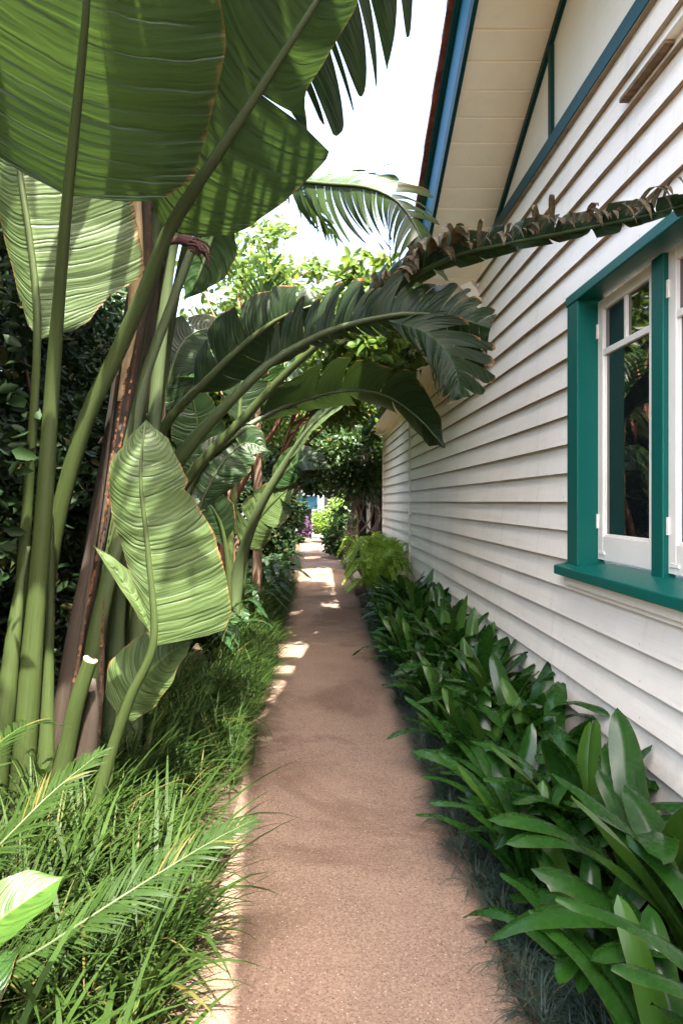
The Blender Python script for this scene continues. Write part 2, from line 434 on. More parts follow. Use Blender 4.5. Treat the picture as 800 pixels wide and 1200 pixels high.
def glass_mat():
    m,nt,out=mat('window_glass'); g=N(nt)
    pos=g.n('NewGeometry').outputs['Position']
    bp=g.n('Bump',{'Strength':.02,'Distance':.01,'Height':g.noise(pos,2.5,2)})
    p=g.n('BsdfPrincipled',{'Base Color':(.006,.008,.008,1),'Roughness':.015,'Specular IOR Level':.9,'IOR':1.6,'Normal':bp.outputs[0]})
    nt.links.new(p.outputs[0],out.inputs[0]); return m
M['glass']=glass_mat()

# ------------------------------------------------------------------ ground, path
def struct(o,label=None): tag(o,label,kind='structure'); return o
g=MB(); S=150
ys=[-S,-20,0,5,10,15,20,30,60,S]; xs=[-S,-20,-6,-2,0,2,6,20,S]
g.add([(x,y,0) for y in ys for x in xs],[(j*len(xs)+i,j*len(xs)+i+1,(j+1)*len(xs)+i+1,(j+1)*len(xs)+i) for j in range(len(ys)-1) for i in range(len(xs)-1)])
struct(g.build('ground',M['soil']),'dark soil of the garden beds')
g=MB(); rows=[]
n=180
for i in range(n+1):
    y=-2+i*(31/n)
    cx=0.0 if y<14 else -.012*(y-14)**1.3
    l=-.385+.018*math.sin(y*5.1)+.012*math.sin(y*13+1)+cx; r=.615+.018*math.sin(y*4.3+2)+.012*math.sin(y*11)+cx
    for k in range(7):
        t=k/6; rows.append((l+(r-l)*t,y,.012+.012*math.sin(PI*t)+.004*math.sin(y*2+t*5)))
g.add(rows,[(i*7+k,i*7+k+1,i*7+k+8,i*7+k+7) for i in range(n) for k in range(6)])
struct(g.build('path',M['path'],smooth=True),'narrow reddish gravel path between the plant beds')
g=MB(); g.box(.66,.80,12.2,17.5,0,.13); 
kb=struct(g.build('kerb',M['stone'],bevel=.01),'low stone kerb beside the path past the house corner')

# ------------------------------------------------------------------ house
XW=1.40; ZT=3.60; SL=.465
Y1=14.4
def zs(y):  # soffit height above ground along the gable edge
    if y<=3.7: return 4.45
    if y<=6.93: return 4.45-SL*(y-3.7)
    return 2.95
def yz(z): return 3.7+(4.45-z)/SL
house=thing('weatherboard_house','cream weatherboard house with teal trim along the right of the path','house',(XW,5,0))
WY0,WY1,WZ0,WZ1=.55,3.756,1.13,2.617     # window opening incl. frame
w=MB(); E=.159; z=1.5-9*E; nb=0
rr=random.Random(3)
while z<ZT-1e-6:
    z0,z1=max(z,.02),min(z+E,ZT)
    def xa(zz): return XW-.026*(1-(zz-z)/E)-.001
    off=(rr.random()-.5)*.004
    # y intervals
    segs=[]
    def quad(a0,a1,b0,b1,za,zb):   # bottom from a0..a1, top b0..b1
        w.add([(xa(za)+off,a0,za),(xa(za)+off,a1,za),(xa(zb)+off,b1,zb),(xa(zb)+off,b0,zb),(XW+.012,a0,za),(XW+.012,a1,za)],
              [(0,1,2,3)])
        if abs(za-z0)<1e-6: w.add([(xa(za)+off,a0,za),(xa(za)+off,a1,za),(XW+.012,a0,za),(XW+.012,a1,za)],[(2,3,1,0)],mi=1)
    yb=Y1 if z0<2.95 else min(Y1,yz(z0)); yt=Y1 if z1<=2.95 else min(Y1,yz(z1))
    if z1<=WZ0 or z0>=WZ1: 
        # butt joints every few metres
        cuts=[-5]; 
        yy=-5+rr.random()*3
        while yy<min(yb,yt)-.5: cuts.append(yy); yy+=3.2+rr.random()*1.5
        cuts=[c for c in cuts if c<min(yb,yt)-.3]
        for i,c in enumerate(cuts):
            last=i==len(cuts)-1; off=(rr.random()-.5)*.003
            quad(c,yb if last else cuts[i+1]-.0015,c,yt if last else cuts[i+1]-.0015,z0,z1)
    else:
        quad(-5,WY0,-5,WY0,z0,z1); quad(WY1,yb,WY1,yt,z0,z1)
        if z0<WZ0: 
            quad(WY0,WY1,WY0,WY1,z0,WZ0)
        if z1>WZ1:
            quad(WY0,WY1,WY0,WY1,WZ1,z1)
    z+=E; nb+=1
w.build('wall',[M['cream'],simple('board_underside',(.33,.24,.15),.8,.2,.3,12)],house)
# rest of body (behind the boards)
b=MB(); X2=7.5
b.add([(XW+.02,-5,0),(X2,-5,0),(X2,-5,2.95),(XW+.02,-5,2.95)],[(0,1,2,3)])
b.add([(XW+.02,Y1,0),(X2,Y1,0),(X2,Y1,3.0),(XW+.02,Y1,3.0)],[(3,2,1,0)])
b.add([(X2,-5,0),(X2,Y1,0),(X2,Y1,3),(X2,-5,3)],[(0,1,2,3)])
b.build('rear_wall',M['cream'],house)
g=MB(); g.box(XW-.032,XW+.03,Y1-.005,Y1+.07,.02,2.94); g.build('corner_board',M['cream'],house,bevel=.004)
# gable panel, horizontal teal band, raking trim, batten
g=MB()
prof=[(-5,ZT+.02),(yz(ZT+.02)-.0,ZT+.02),(3.7,4.45),(-5,4.45)]
g.add([(XW+.004,y,z) for y,z in prof]+[(XW+.05,y,z) for y,z in prof],[(0,1,2,3),(7,6,5,4),(0,4,5,1),(1,5,6,2)])
g.build('gable_panel',M['gable'],house)
g=MB(); g.box(XW-.035,XW+.01,-5,yz(ZT+.06)+.06,ZT-.03,ZT+.06); g.build('gable_band',M['teal_blue'],house,bevel=.004)
g=MB()
def rake(mb,x0,x1,d0,d1,ya,yb):
    vs=[]
    for x in (x0,x1):
        for y in (ya,3.7,yb):
            for d in (d0,d1): vs.append((x,y,zs(y)+d))
    f=[]
    for k in (0,1):
        a=k*2
        f+= [(a,a+2,a+3,a+1),(6+a,6+a+1,6+a+3,6+a+2),(a,6+a,6+a+2,a+2),(a+1,a+3,6+a+3,6+a+1)]
    f+=[(0,1,7,6),(4,10,11,5)]
    mb.add(vs,f)
rake(g,XW-.022,XW+.003,-.055,-.003,-1,yz(ZT)+.1); g.build('rake_trim',M['teal_dark'],house)
for ya,zt_ in ((4.05,zs(4.07)-.06),(1.9,4.39)):
    g=MB(); g.box(XW-.02,XW+.002,ya,ya+.045,ZT+.062,zt_); g.build('batten',M['teal_dark'],house)
# soffit boards (lining boards run across the overhang)
g=MB(); XB=.905; y=-1.0; k=0
while y<6.93:
    y2=min(y+.169,6.93); 
    if y<3.7<y2: y2=3.7
    dz=.004*(k%2)
    vs=[]
    for yy,e in ((y,-.012),(y+.007,.006),(y2-.007,.006),(y2,-.012)):
        for x in (XB,XW-.004): vs.append((x,yy,zs(yy)+.006-e))
    g.add(vs,[(0,1,3,2),(2,3,5,4),(4,5,7,6)])
    y=y2;k+=1
g.build('soffit',M['soffit'],house)
# boxed end of the gable eave + soffit of the lower eave
g=MB()
g.add([(XB,6.93,2.94),(XW,6.93,2.94),(XW,6.93,3.2),(XB,6.93,3.2),(XB,6.99,2.94),(XW,6.99,2.94),(XW,6.99,3.2),(XB,6.99,3.2)],[(0,1,2,3),(7,6,5,4),(0,4,5,1),(0,3,7,4)])
g.build('eave_end_board',M['cream'],house)
g=MB(); g.add([(1.06,6.99,2.945),(XW,6.99,2.945),(XW,Y1+.3,2.945),(1.06,Y1+.3,2.945)],[(0,1,2,3)]); 
g.box(XW-.03,XW-.004,6.99,Y1,2.90,2.944)
g.build('eave_lining',M['soffit'],house)
g=MB(); a_,b_=P(519,312,6.15),P(573,377,5.70); up_=V((0,0,1)); th=V((0,.03,0)); hh=V((.045,0,.10))
vs=[a_,b_,b_+hh,a_+hh]; g.add(vs+[v+th for v in vs],[(0,1,2,3),(7,6,5,4),(0,4,5,1),(1,5,6,2),(2,6,7,3),(3,7,4,0)]); g.build('eave_return',M['cream'],house)
# barge board: dark lower bead, sloping teal face with its sky reflection painted in as blue, dark cap
g=MB()
def barge(mb,prof,mi=0):
    vs=[];n=len(prof)
    ysl=[-1,3.7,6.99]
    for y in ysl:
        for x,d in prof: vs.append((x,y,zs(min(y,6.93))+d))
    f=[]
    for k in range(2):
        for i in range(n):
            a=k*n+i;b_=k*n+(i+1)%n; f.append((a,a+n,b_+n,b_))
    f+=[tuple(range(n)),tuple(range(2*n,3*n))[::-1]]
    mb.add(vs,f,mi=mi)
barge(g,[(.912,-.035),(.885,-.035),(.882,.045),(.912,.045)])
barge(g,[(.912,.19),(.845,.19),(.822,.21),(.822,.262),(.912,.262)])
bg=g.build('bargeboard',M['teal_dark'],house)
g=MB(); barge(g,[(.909,.046),(.886,.046),(.856,.189),(.909,.189)]); g.build('barge_face',M['blue'],bg)
# gutter on the lower eave
g=MB()
g.prism([(1.07,2.93),(1.00,2.94),(.975,2.97),(.97,3.05),(.955,3.055),(.955,3.065),(.985,3.065),(1.07,3.04)],'y',7.0,Y1+.32); g.build('gutter',M['teal_dark'],house,bevel=.003)
# roofs
g=MB()
def tilesheet(mb,o,du,dv,nu,nv,amp=.022):
    """corrugated terracotta sheet: o origin, du across (rolls), dv up the slope (courses)"""
    o,du,dv=V(o),V(du),V(dv); nn=du.cross(dv).normalized()
    if nn.z<0: nn=-nn
    vs=[];f=[]; m=nu*6
    for j in range(nv):
        for e in (0,1):
            for i in range(m+1):
                p=o+du*(i/m)+dv*((j+e*.999)/nv)
                vs.append(p+nn*(amp*math.sin(2*PI*i/6)+.045-(.032*e)))
        r0=len(vs)-2*(m+1)
        for i in range(m): f.append((r0+i,r0+i+1,r0+m+2+i,r0+m+1+i))
    mb.add(vs,f)
tilesheet(g,(.80,6.99,zs(6.93)+.27),(6.5,0,0),(0,-(6.99-1.35),SL*(6.99-1.35)),26,18)
tilesheet(g,(.80,-4.29,zs(6.93)+.27),(6.5,0,0),(0,(1.35+4.29),SL*(4.29+1.35)),26,16)
for yy in (0,):
    g.add([(.795,3.72,4.73),(.795,-1.02,4.73),(3.1,1.35,5.80)],[(0,1,2)])
tilesheet(g,(.97,6.9,3.07),(0,Y1+.35-6.9,0),(4.2,0,4.2*SL),26,14)
# tile edge thickness along the barge
for i in range(19):
    ya=6.99-i*.175*1.0
    if ya<3.7: break
    R1=.006*rr.random()
    za=zs(min(ya,6.93))+.268; 
    vs=[(.79-R1,ya,za),(.79-R1,ya-.185,za+.185*SL+.0),(.79-R1,ya-.185,za+.185*SL+.035),(.79-R1,ya,za+.055)]
    vs+=[(x+.14,y_,z_) for x,y_,z_ in vs]
    g.add(vs,[(0,1,2,3),(7,6,5,4),(0,4,5,1),(3,2,6,7),(0,3,7,4),(1,5,6,2)])
g.box(.79,.93,-1,3.69,4.72,4.77)
g.build('roof',M['tile'],house)
# wall pipe
g=MB(); pts=[]
for i in range(9):
    z=.1+i*.36
    pts.append(V((XW-.04-.004*(i%2),10.1,min(z,2.93))))
tube(g,pts,[.013]*2,n=30,k=8)
for z in (.6,1.3,2.0,2.6): g.box(XW-.055,XW-.018,10.08,10.12,z,z+.025)
g.build('conduit_pipe',M['cream_sash'],house,smooth=False)
# box vent high on the wall
g=MB(); g.box(XW-.066,XW-.018,1.9,3.03,3.283,3.297); vb=g.build('vent_box',M['cream_sash'],house,bevel=.004)
g=MB(); g.box(XW-.064,XW-.018,2.63,3.028,3.268,3.281)
g.build('vent_slats',M['vent'],vb)

# window ------------------------------------------------------------
g=MB(); XF=XW-.03
g.box(XF,XW+.115,3.61,WY1,1.142,WZ1)             # far jamb (front face + reveal)
g.box(XF,XW+.115,WY0,WY0+.146,1.142,WZ1)
g.box(XF-.006,XW+.115,WY0-.01,WY1+.008,2.566,WZ1+.004)  # head
muls=[(2.885,2.985),(2.165,2.265),(1.445,1.545)]
for a,c in muls: g.box(XW+.055,XW+.112,a,c,1.16,2.556)
win=g.build('window',M['teal'],house,bevel=.006)
g=MB(); g.prism([(XF-.055,1.10),(XF-.055,1.148),(XW+.12,1.192),(XW+.12,1.14),(XF-.0,1.10)],'y',WY0-.06,WY1+.055); g.build('sill',M['teal'],win,bevel=.005)
g=MB(); g.prism([(XW-.045,1.05),(XW-.052,1.099),(XW+.0,1.099),(XW+.0,1.03)],'y',WY0,WY1); g.build('sill_moulding',M['cream'],win)
XS=XW+.078
bays=[(2.988,3.607),(2.268,2.882),(1.548,2.162),(WY0+.149,1.442)]
for a,c in bays:
    g=MB(); z0,z1=1.197,2.553
    st=.062
    g.box(XS,XS+.035,a,a+st,z0,z1); g.box(XS,XS+.035,c-st,c,z0,z1)
    g.box(XS+.0006,XS+.0345,a+st,c-st,z0,z0+.125); g.box(XS+.0006,XS+.0345,a+st,c-st,z1-.055,z1)
    zt=2.275
    g.box(XS+.002,XS+.033,a+st,c-st,zt-.016,zt+.016)
    m_=(a+c)/2; g.box(XS+.004,XS+.031,m_-.012,m_+.012,zt+.016,z1-.055)
    # glazing bead
    for (y0,y1_) in ((a+st,a+st+.012),(c-st-.012,c-st)): g.box(XS+.010,XS+.028,y0,y1_,z0+.125,zt-.016)
    g.box(XS+.010,XS+.028,a+st+.012,c-st-.012,z0+.125,z0+.137)
    s=g.build('sash',M['cream_sash'],win,bevel=.003)
    g=MB(); g.box(XS+.018,XS+.022,a+st-.005,c-st+.005,z0+.12,z1-.05); g.build('pane',M['glass'],win)
    for zz in (1.36,2.36):
        g=MB(); g.box(XS-.008,XS+.0,c-.012,c+.002,zz,zz+.075); g.build('hinge',M['cream_sash'],win)
    g=MB(); g.box(XS-.006,XS-.0,c-.09,c-.02,z0+.03,z0+.045); g.build('catch',M['cream_sash'],win)

# ------------------------------------------------------------------ big paddle-leaved plants
def W(*t): return [(i/(len(t)-1),x) for i,x in enumerate(t)]
def tl(n,a=.06,b=.97,seed=0):
    r=random.Random(seed); return tuple(sorted(a+(b-a)*(i+r.uniform(-.3,.3))/n for i in range(1,n)))
def leaf(plant,stalk,mid=None,wl=None,wr=None,n0=(0,-1,0),lm='big_leaf',sm='stalk',label=None,seed=1,extra=None,k=12,after=None,**kw):
    """stalk: [(px,py,d,r)...]; mid: [(px,py,d)...] blade along it. Returns the leaf part"""
    if mid:
        mb=MB(); blade(mb,[P(*p) for p in mid],wl,wr,n0,seed=seed,**kw)
        if extra:
            for e in extra: blade(mb,[P(*p) for p in e['mid']],e['wl'],e['wr'],e.get('n0',n0),fold=e.get('fold',(.3,.3)),seed=seed+5,nu=5,**e.get('kw',dict(ns=20)))
        if after: after(mb)
        lf=mb.build('leaf',[M[lm],M['dry_leaf']],plant,smooth=True)
        if label: lf['label']=label
        par=lf
    else: par=plant
    mb=MB(); tube(mb,[P(*p[:3]) for p in stalk],[p[3] for p in stalk],n=36,k=k,squash=.8,channel=.25)
    st=mb.build('leaf_stalk',M[sm],par,smooth=True)
    return par

BR='bird of paradise plants'
p1=thing('bird_of_paradise_plant','tallest paddle leaved plant at the near left, huge leaves overhanging the path','plant',tuple(P(40,963,3.2)),0,BR)
# A: the huge leaf at the top left
leaf(p1,[(18,963,3.25,.075),(30,850,3.2,.06),(50,620,3.1,.045),(64,420,2.95,.040),(80,225,2.6,.033),(92,110,2.4,.025),(102,0,2.2,.019),(110,-150,2.0,.011),(112,-300,1.9,.004)],
     [(79,228,2.61),(85,170,2.5),(92,110,2.4),(102,0,2.2),(110,-150,2.0),(112,-300,1.9)],
     [(0,0),(.015,.14),(.06,.28),(.15,.38),(.3,.44),(.5,.44),(.8,.3),(1,0)],[(0,0),(.015,.2),(.06,.36),(.15,.45),(.3,.46),(.5,.46),(.8,.3),(1,0)],
     (.05,-.72,-.62),fold=(-.12,-.10),curl=(.25,-.12),ripple=.005,lam=.11,sweep=.02,seed=2,label='huge paddle leaf seen from below at the top left')
# B: bright lit leaf behind it
leaf(p1,[(6,950,3.4,.05),(18,780,3.35,.04),(32,600,3.25,.03),(44,400,3.0,.024),(38,300,2.95,.018),(22,190,2.9,.014),(8,60,2.85,.01),(0,-50,2.8,.004)],
     [(48,398,3.0),(38,300,2.95),(22,190,2.9),(8,60,2.85),(0,-50,2.8)],
     [(0,0),(.04,.06),(.15,.10),(.3,.13),(.5,.14),(.8,.09),(1,0)],[(0,0),(.01,.12),(.05,.22),(.10,.28),(.17,.47),(.3,.46),(.5,.44),(.8,.3),(1,0)],
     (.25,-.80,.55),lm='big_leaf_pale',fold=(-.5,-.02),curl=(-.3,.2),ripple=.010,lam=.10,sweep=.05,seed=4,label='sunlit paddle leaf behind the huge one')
# C: the diagonal leaf
leaf(p1,[(40,905,3.55,.075),(55,680,3.45,.06),(95,510,3.3,.047),(135,420,3.2,.043),(170,340,3.05,.041),(200,265,2.9,.038),(240,203,2.76,.03),(300,112,2.6,.022),(372,0,2.4,.014),(440,-110,2.25,.004)],
     [(196,272,2.91),(240,203,2.76),(300,112,2.6),(372,0,2.4),(440,-110,2.25)],
     [(0,0),(.02,.08),(.1,.2),(.25,.31),(.45,.35),(.7,.28),(1,0)],[(0,0),(.02,.13),(.08,.24),(.15,.29),(.28,.34),(.47,.39),(.5,.20),(.56,.15),(.8,.13),(1,0)],
     (.22,-.78,-.5),fold=(-.1,-.08),curl=(.1,-.1),ripple=.005,lam=.10,sweep=.10,tears=((),(.495,)),gap=.04,droop=.05,seed=5,label='dark leaf slanting to the upper right')
# E: pale stalk with a leaf bending over behind C
leaf(p1,[(128,930,3.7,.085),(140,640,3.55,.07),(163,470,3.45,.052),(200,360,3.4,.046),(235,268,3.35,.038),(257,222,3.3,.026),(262,228,3.35,.022),(250,275,3.45,.014),(225,345,3.5,.004)],
     [(262,230,3.36),(252,268,3.44),(238,310,3.48),(216,352,3.5)],
     W(.02,.09,.14,.13,.07,0),W(.02,.07,.10,.11,.06,0),(0,-1,-.1),lm='big_leaf',sm='stalk_pale',fold=(-.2,-.2),seed=8)
# F: the low upright leaf
leaf(p1,[(95,1005,2.88,.034),(125,900,2.86,.028),(152,820,2.8,.023),(180,752,2.75,.017),(174,650,2.72,.012),(165,560,2.7,.009),(170,495,2.72,.003)],
     [(181,757,2.75),(179,720,2.74),(174,650,2.72),(165,560,2.7),(168,515,2.72),(171,491,2.74)],
     [(0,.0),(.06,.03),(.2,.05),(.4,.10),(.6,.135),(.8,.135),(.93,.06),(1,.0)],[(0,.02),(.015,.20),(.05,.30),(.12,.325),(.25,.315),(.45,.28),(.62,.215),(.69,.165),(.715,.19),(.8,.165),(.93,.10),(1,.0)],
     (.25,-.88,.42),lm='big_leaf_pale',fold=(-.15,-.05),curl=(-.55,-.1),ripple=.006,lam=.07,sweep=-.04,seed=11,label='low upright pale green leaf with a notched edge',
     extra=[dict(mid=[(179,748,2.75),(160,705,2.72),(135,668,2.7),(108,637,2.68)],wl=W(.0,.02,.028,.02,.0),wr=W(.0,.05,.06,.03,.0),fold=(.2,-.3))])
# G: small leaf beneath
leaf(p1,[(118,1000,3.0,.022),(130,900,3.0,.018),(142,832,2.98,.012),(168,795,2.95,.008),(226,752,2.9,.003)],
     [(138,838,2.98),(165,798,2.95),(195,768,2.92),(226,750,2.9)],
     [(0,0),(.05,.10),(.3,.16),(.6,.15),(.9,.06),(1,0)],[(0,0),(.05,.08),(.3,.13),(.6,.13),(.9,.06),(1,0)],(.2,-.7,.62),lm='big_leaf_pale',fold=(.1,.1),seed=12,lam=.06,ripple=.004)
# the higher leaves of the same plant, above the picture
top=P(185,235,3.6)
for i,(x1,y1,z1,x2,y2,z2) in enumerate(((-.55,2.9,4.0,.15,2.5,4.5),(-.6,3.6,4.2,.1,4.0,4.9),(-1.3,2.9,4.2,-2.0,2.1,4.8),(-.5,3.3,4.5,.35,3.2,5.2),(-.55,2.4,3.9,.15,1.6,4.2),(-1.1,4.2,4.3,-1.4,5.3,4.7),(-.85,3.0,4.7,-.6,2.2,5.5),(-1.2,3.4,4.6,-1.9,3.6,5.2),(-.35,2.4,4.0,.45,1.8,4.35),(-.2,3.1,4.6,.6,2.6,4.9),(-.9,1.8,4.2,-.7,.6,4.6),(-.45,2.7,4.1,.6,2.6,4.25))):
    a_,b_,c_=top+V((R.uniform(-.05,.05),R.uniform(0,.1),-.2)),V((x1,y1-.35,z1)),V((x2,y2-.35,z2)); mid_=(b_+c_)/2+V((0,0,.3))
    mb=MB(); blade(mb,[b_,mid_,c_],W(0,.33,.40,.36,.22,0),W(0,.33,.40,.36,.22,0),(-.1,-.1,1),fold=(-.15,-.15),curl=(-.3,-.3),tears=(tl(15,.05,.95,90+i),tl(14,.05,.95,99+i)),gap=.88,droop=.4,sweep=.2,seed=60+i)
    lf=mb.build('leaf',M['big_leaf'],p1,smooth=True)
    mb=MB(); tube(mb,[a_,a_.lerp(b_,.5)+V((-.03,0,.05)),b_,mid_,c_],[.05,.04,.03,.018,.004],n=30,k=10); mb.build('leaf_stalk',M['stalk'],lf,smooth=True)
# bare stalks and base sheaths
for st,m_ in (([(-10,955,3.15,.06),(6,830,3.12,.05),(22,700,3.12,.035),(34,640,3.12,.01)],'stalk'),
           ([(52,930,3.3,.05),(58,700,3.3,.03),(60,520,3.35,.02),(66,440,3.4,.006)],'stalk'),
           ([(150,960,3.75,.06),(172,600,3.7,.045),(196,330,3.6,.035),(215,240,3.5,.03)],'stalk_pale'),
           ([(90,925,3.5,.06),(140,560,3.45,.045),(178,300,3.4,.035),(192,220,3.35,.03)],'stalk')):
    leaf(p1,st,sm=m_)
# cut stalk
mb=MB(); tube(mb,[P(52,1000,3.05),P(78,880,2.95),P(90,825,2.9),P(106,774,2.86)],[.055,.044,.037,.031],n=16,k=14,squash=.72,channel=.5,cap=False); cs=mb.build('cut_stalk',M['stalk'],p1,smooth=True); cs['label']='pale cut off stalk stub'
rim=[V(v) for v in mb.v[-14:]]; cc_=sum(rim,V((0,0,0)))/14; ax_=(P(106,774,2.86)-P(90,825,2.9)).normalized()
mb=MB(); mb.add([cc_-ax_*.006]+[v+ax_*(.004+.007*R.random()) for v in rim]+rim,[(0,1+i,1+(i+1)%14) for i in range(14)]+[(1+i,15+i,15+(i+1)%14,1+(i+1)%14) for i in range(14)]); mb.build('cut_face',M['sheath_cream'],cs)
mb=MB(); tube(mb,[P(98,900,3.0),P(106,840,2.97),P(108,795,2.95)],[.05,.042,.02],n=10,k=10,squash=.6,jit=.1); mb.build('leaf_sheath',M['sheath'],p1,smooth=True)
# dry sheaths of the trunk
tr=MB(); tube(tr,[P(95,960,3.75),P(118,700,3.7),P(150,480,3.65),P(185,230,3.55)],[.13,.12,.10,.07],n=30,k=14,jit=.06); trunk=tr.build('trunk',M['sheath'],p1,smooth=True)
for pts,m_ in (([(62,930,3.4,.07),(92,740,3.4,.06),(128,560,3.4,.045),(150,430,3.4,.03),(166,330,3.4,.012)],'sheath'),
             ([(80,930,3.38,.05),(118,720,3.36,.05),(150,590,3.36,.04),(160,520,3.36,.02)],'stalk'),
             ([(130,560,3.42,.02),(150,440,3.4,.05),(168,330,3.38,.05),(172,230,3.38,.035)],'sheath'),
             ([(140,470,3.37,.012),(155,380,3.36,.028),(160,290,3.35,.035),(158,215,3.35,.03)],'sheath_cream'),
             ([(75,900,3.3,.03),(102,700,3.33,.012),(122,560,3.35,.01),(138,440,3.36,.006)],'sheath'),
             ([(110,900,3.33,.03),(118,800,3.33,.02),(122,720,3.34,.006)],'sheath')):
    mb=MB(); tube(mb,[P(*q[:3]) for q in pts],[q[3] for q in pts],n=26,k=10,squash=.5,channel=.4,jit=.08); mb.build('leaf_sheath',M[m_],p1,smooth=True)
# ragged orange-brown sheath margins
M['sheath_margin']=simple('sheath_margin',(.10,.042,.018),.75,.2,.5,25)
for pts in ([(88,800,3.28),(118,640,3.3),(135,520,3.3),(152,430,3.31)],[(102,720,3.27),(128,590,3.28),(150,480,3.3),(172,330,3.3),(178,240,3.3)],[(118,860,3.25),(120,780,3.28),(122,700,3.3)]):
    path,L=spline([P(*q) for q in pts],120); mb=MB()
    for i in range(120):
        p=path[i]; q=path[i+1]
        s=.006+.010*R.random(); d=V((R.uniform(-1,.2),-.5,R.uniform(-.3,.5))).normalized()*s
        mb.add([p,q,q+d*.9,p+d],[(0,1,2,3)])
    mb.build('sheath_margin',M['sheath_margin'],p1)
# dead flower
mb=MB(); tube(mb,[P(198,285,3.2),P(215,280,3.15),P(232,290,3.1),P(246,297,3.05)],[.012,.030,.018,.003],n=14,k=8,squash=.6,jit=.3)
for i in range(14):
    a=P(226+R.uniform(-6,8),285+R.uniform(-8,8),3.1); b_=a+V((R.uniform(.02,.09),R.uniform(-.05,.02),R.uniform(-.10,.0)))
    tube(mb,[a,(a+b_)/2+V((.01,0,.012)),b_],[.007,.005,.001],n=5,k=5)
fl=mb.build('dead_flower',M['flower_dead'],p1,smooth=True)

def ribbons(mb):
    rr=random.Random(77); path,L=spline([P(*q) for q in [(440,352,3.9),(480,325,3.7),(520,305,3.5),(600,285,3.1),(700,265,2.7),(785,246,2.38)]],200)
    for i in range(62):
        k=int(200*(i+rr.random()*.9)/62.5); p=path[min(k,198)]; t=(path[min(k+2,200)]-path[max(0,k-2)]).normalized()
        big=k<70
        ln=rr.uniform(.2,.38) if big else rr.choice((rr.uniform(.08,.14),rr.uniform(.14,.26)))
        w=rr.uniform(.03,.07) if big else rr.uniform(.010,.034)
        q=p+V((0,.0,.012+rr.random()*.02)); d=(V((0,-.45,.9))+t*rr.uniform(-.3,.5)).normalized(); sv=t.copy(); vs=[];uv=[]
        n=9; g_=rr.uniform(2.6,4.2)
        for j in range(n+1):
            u=j/n; ww=w*.5*min(1,.7+u,(1-u)*2.5+.08)
            vs+=[q-sv*ww,q+sv*ww]; uv+=[(.35,u*ln),(.65 if rr.random()<.5 else .9,u*ln)]
            q=q+d*(ln/n); d=(d+V((rr.uniform(-.1,.1),-.05,-1))*(g_/n*(1-u*.3))).normalized()
            sv=(sv+V((0,rr.uniform(-.4,.4),0))).normalized()
        mb.add(vs,[(2*j,2*j+1,2*j+3,2*j+2) for j in range(n)],uv,mi=1)

# plant two: leaves arching across the path to the house
p2=thing('bird_of_paradise_plant','paddle leaved plant with torn leaves arching across the path to the house wall','plant',(-1.25,4.4,0),0,BR)
def tl(n,a=.06,b=.97,seed=0):
    r=random.Random(seed); return tuple(sorted(a+(b-a)*(i+r.uniform(-.3,.3))/n for i in range(1,n)))
leaf(p2,[(150,900,4.45,.085),(165,640,4.2,.07),(205,545,4.0,.066),(300,440,3.85,.056),(350,405,3.8,.046),(400,383,3.72,.03),(470,368,3.62,.02),(530,372,3.55,.012),(574,385,3.5,.004)],
     [(305,436,3.85),(350,405,3.8),(400,383,3.72),(470,368,3.62),(530,372,3.55),(574,385,3.5)],
     [(0,.02),(.08,.22),(.25,.26),(.5,.24),(.75,.22),(.92,.16),(1,.03)],[(0,.01),(.1,.07),(.3,.09),(.45,.12),(.6,.16),(.68,.36),(.8,.38),(.93,.26),(1,.03)],
     (.15,-.82,-.35),lm='torn_leaf',fold=(-.25,-.15),curl=(-.5,-.2),tears=(tl(19,.02,.99,3),tl(19,.2,.99,4)),gap=.42,droop=.9,sweep=.55,seed=21,ripple=.008,tipvar=.25,ns=70,extra=[dict(mid=[(455,376,3.6),(498,390,3.5),(528,420,3.44),(541,466,3.42)],wl=W(.03,.16,.22,.20,.12,.02),wr=W(.02,.16,.22,.20,.12,.02),n0=(.1,-1,-.1),fold=(-.25,-.25),kw=dict(ns=60,tears=(tl(9,.05,.98,31),tl(9,.05,.98,32)),gap=.42,droop=.5,sweep=.9,tipvar=.2))],label='torn dark leaf arching over the path, tip hanging before the wall')
leaf(p2,[(165,880,4.6,.08),(190,620,4.5,.06),(300,475,4.3,.045),(380,398,4.1,.036),(440,352,3.9,.03),(520,305,3.5,.02),(600,285,3.1,.014),(700,265,2.7,.010),(780,247,2.4,.007),(840,224,2.2,.003)],
     [(415,372,4.0),(440,352,3.9),(480,325,3.7),(520,305,3.5),(600,285,3.1),(700,265,2.7),(780,247,2.4),(840,224,2.2)],
     [(0,.1),(.1,.2),(.3,.21),(.45,.125),(.7,.095),(.9,.065),(1,.02)],[(0,.04),(.1,.10),(.3,.09),(.45,.06),(.7,.05),(.9,.04),(1,.02)],
     (-.1,-.95,-.25),lm='torn_leaf',fold=(-.1,-.2),curl=(-.5,-.4),tears=(tl(18,.0,.99,5),tl(11,.0,.99,6)),gap=.14,droop=.9,sweep=.3,seed=22,ripple=.012,tipvar=.4,ns=110,after=ribbons,label='long shredded leaf with browned fringe crossing in front of the wall')
